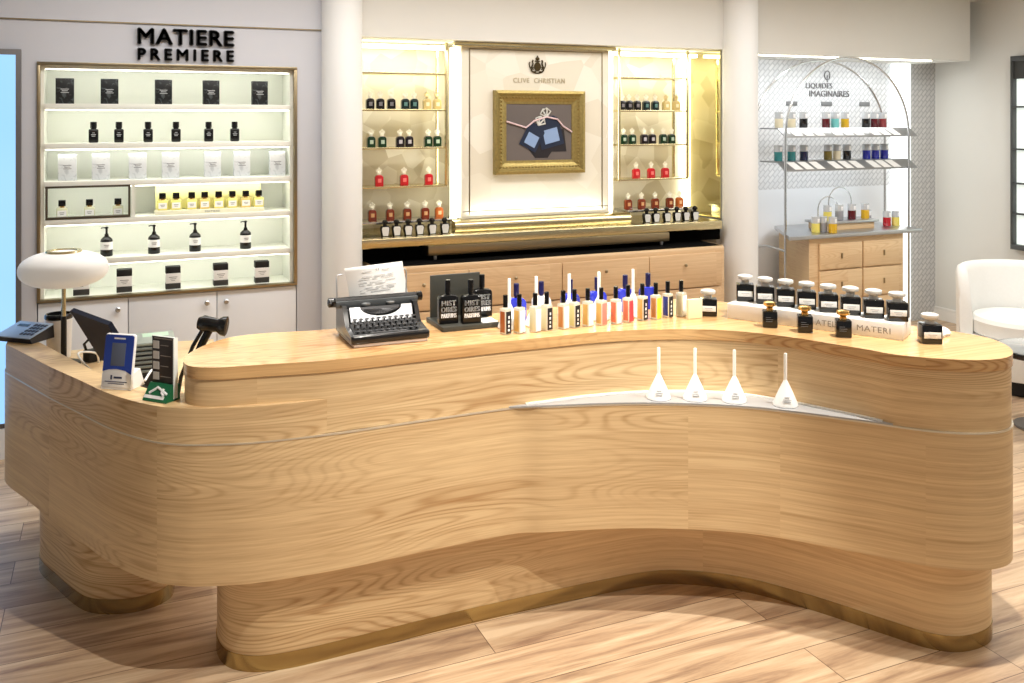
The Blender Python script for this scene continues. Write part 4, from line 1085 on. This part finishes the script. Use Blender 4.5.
lm = thing('table_lamp', (-.18, 4.166, .7425), 'table lamp with wide white ribbed oval shade on the checkout desk', 'lamp')
MB().lathe([(.062, 0), (.064, .004), (.062, .012), (.02, .016)], seg=28).build('base', BLACKM, lm)
MB().lathe([(.011, .014), (.011, .20)], seg=16).build('stem', BLACKM, lm)
MB().lathe([(.008, .20), (.008, .33)], seg=16).build('brass_stem', BRASS, lm)
pr = []
for k in range(49):
    u = -1 + 2 * k / 48
    r_ = .066 + .103 * max(0, 1 - abs(u) ** 2.3) ** .62
    pr.append((r_ - (.0016 if k % 2 else 0), .392 + .069 * u))
sh = MB(); sh.lathe([(.062, .326)] + pr + [(.062, .464)], seg=48)
SHADE = mat('lamp_shade', (240, 240, 238), .7, emit=(255, 250, 240), estr=.12)
sh.build('lamp_shade', SHADE, lm, 80)
MB().lathe([(.066, .460), (.068, .463), (.066, .469), (.050, .469), (.048, .463)], seg=40).build('top_ring', BRASS_FRAME, lm)

cp = thing('pen_cup', (-.205, 4.31, .7425), 'white travel cup with black rim holding a dark pen behind the lamp', 'cup')
MB().lathe([(.044, 0), (.046, .004), (.052, .165)], seg=28).build('cup', WHITE, cp)
MB().lathe([(.053, .165), (.055, .168), (.055, .180), (.050, .186), (.046, .186), (.045, .175)], seg=28).build('rim', BLACK, cp)
MB().tube([(.0, 0, .10), (.012, .005, .20), (.022, .01, .27)], .004, 8).build('pen', BLACK, cp)

ms = thing('till_screen', (0, 0, 0), 'dark tilted till screen seen from behind on the checkout desk', 'monitor')
MB().quad([(-.147, 3.88, 1.016), (-.04, 3.955, .80), (.085, 3.74, .80), (-.014, 3.66, .996)], .018).build('panel', mat('till_back', (18, 26, 50), .6), ms)
b = MB(); b.tube([(.0, 3.80, .90), (.08, 3.86, .84), (.12, 3.88, .755)], .016, 10); b.build('arm', BLACKM, ms)
MB().lathe([(.07, .7425), (.07, .752), (.03, .758)], (.12, 3.88), 24).build('base', BLACKM, ms)

pt = thing('receipt_printer', (.163, 3.630, .7425), 'grey ribbed receipt printer behind the blue donation reader', 'printer', 0)
MB().box(-.10, .05, -.095, .08, 0, .16, .008, 3).build('body', BLACKM, pt)
b = MB()
for k in range(6): b.box(-.101, .048, -.097, .079, .098 + k * .016, .107 + k * .016, .002)
b.build('ribs', mat('printer_grey', (112, 118, 114), .45), pt)
MB().box(-.1, .05, -.095, .08, .192, .204, .005).build('lid', mat('printer_lid', (140, 148, 140), .45), pt)
MB().box(-.06, .03, .0, .06, .204, .2045).build('paper_slot', mat('slot_green', (176, 204, 180), .5), pt)
sn = thing('barcode_scanner', (.285, 3.475, .7425), 'black handheld barcode scanner on its stand behind the countertop end', 'scanner', -20)
MB().lathe([(.035, 0), (.035, .008), (.02, .012)], (-.074, 0), 24).build('base', BLACK, sn)
b = MB(); b.tube([(-.074, 0, .008), (-.062, 0, .08), (-.02, 0, .19), (.012, 0, .245)], .007, 8); b.build('stand', BLACK, sn)
b = MB(); b.tube([(-.01, -.01, .14), (.015, -.01, .20), (.04, -.005, .25)], .014, 10); b.build('handle', BLACK, sn)
hm = Matrix.Translation((.045, -.008, .268)) @ Matrix.Rotation(R(98), 4, 'Y')
b = MB(); b.lathe([(0, -.050), (.020, -.045), (.030, -.025), (.026, .01), (.024, .025), (.034, .04), (.036, .055), (.030, .058), (0, .056)], seg=20, M=hm, sy=.9); b.build('head', BLACK, sn)
for nm_, pts, m_, lab in (
    ('power_cable', [(.03, 3.40, .75), (.06, 3.42, .80), (.09, 3.40, .83), (.12, 3.44, .80), (.10, 3.48, .76), (.05, 3.46, .765), (.04, 3.42, .80)], BLACKM, 'tangled black power cable behind the donation reader'),
    ('charging_cable', [(.10, 3.28, .88), (.125, 3.33, .90), (.135, 3.37, .86), (.12, 3.42, .80), (.15, 3.45, .748)], WHITE, 'white charging cable looping behind the donation reader'),
    ('lamp_cable', [(-.05, 4.14, .747), (-.06, 4.08, .80), (-.12, 3.98, .83), (-.10, 3.93, .80), (-.06, 3.95, .75)], WHITE, 'white lamp cable looping on the desk beside the lamp')):
    o = MB().tube(crom(pts, 6), .004, 8).build(nm_, m_); tag(o, lab, 'cable')
hb = thing('desk_gadget', (-.07, 4.19, .7425), 'small black charger lump beside the lamp stem on the checkout desk', 'gadget', 30)  # black lump of unknown kind beside the lamp
MB().box(-.035, .035, -.025, .025, 0, .05, .008, 3).build('body', BLACKM, hb)
MB().tube([(-.03, 0, .045), (-.035, .01, .075), (-.01, .02, .088), (.02, .015, .07)], .006, 8).build('cable_stub', BLACK, hb)
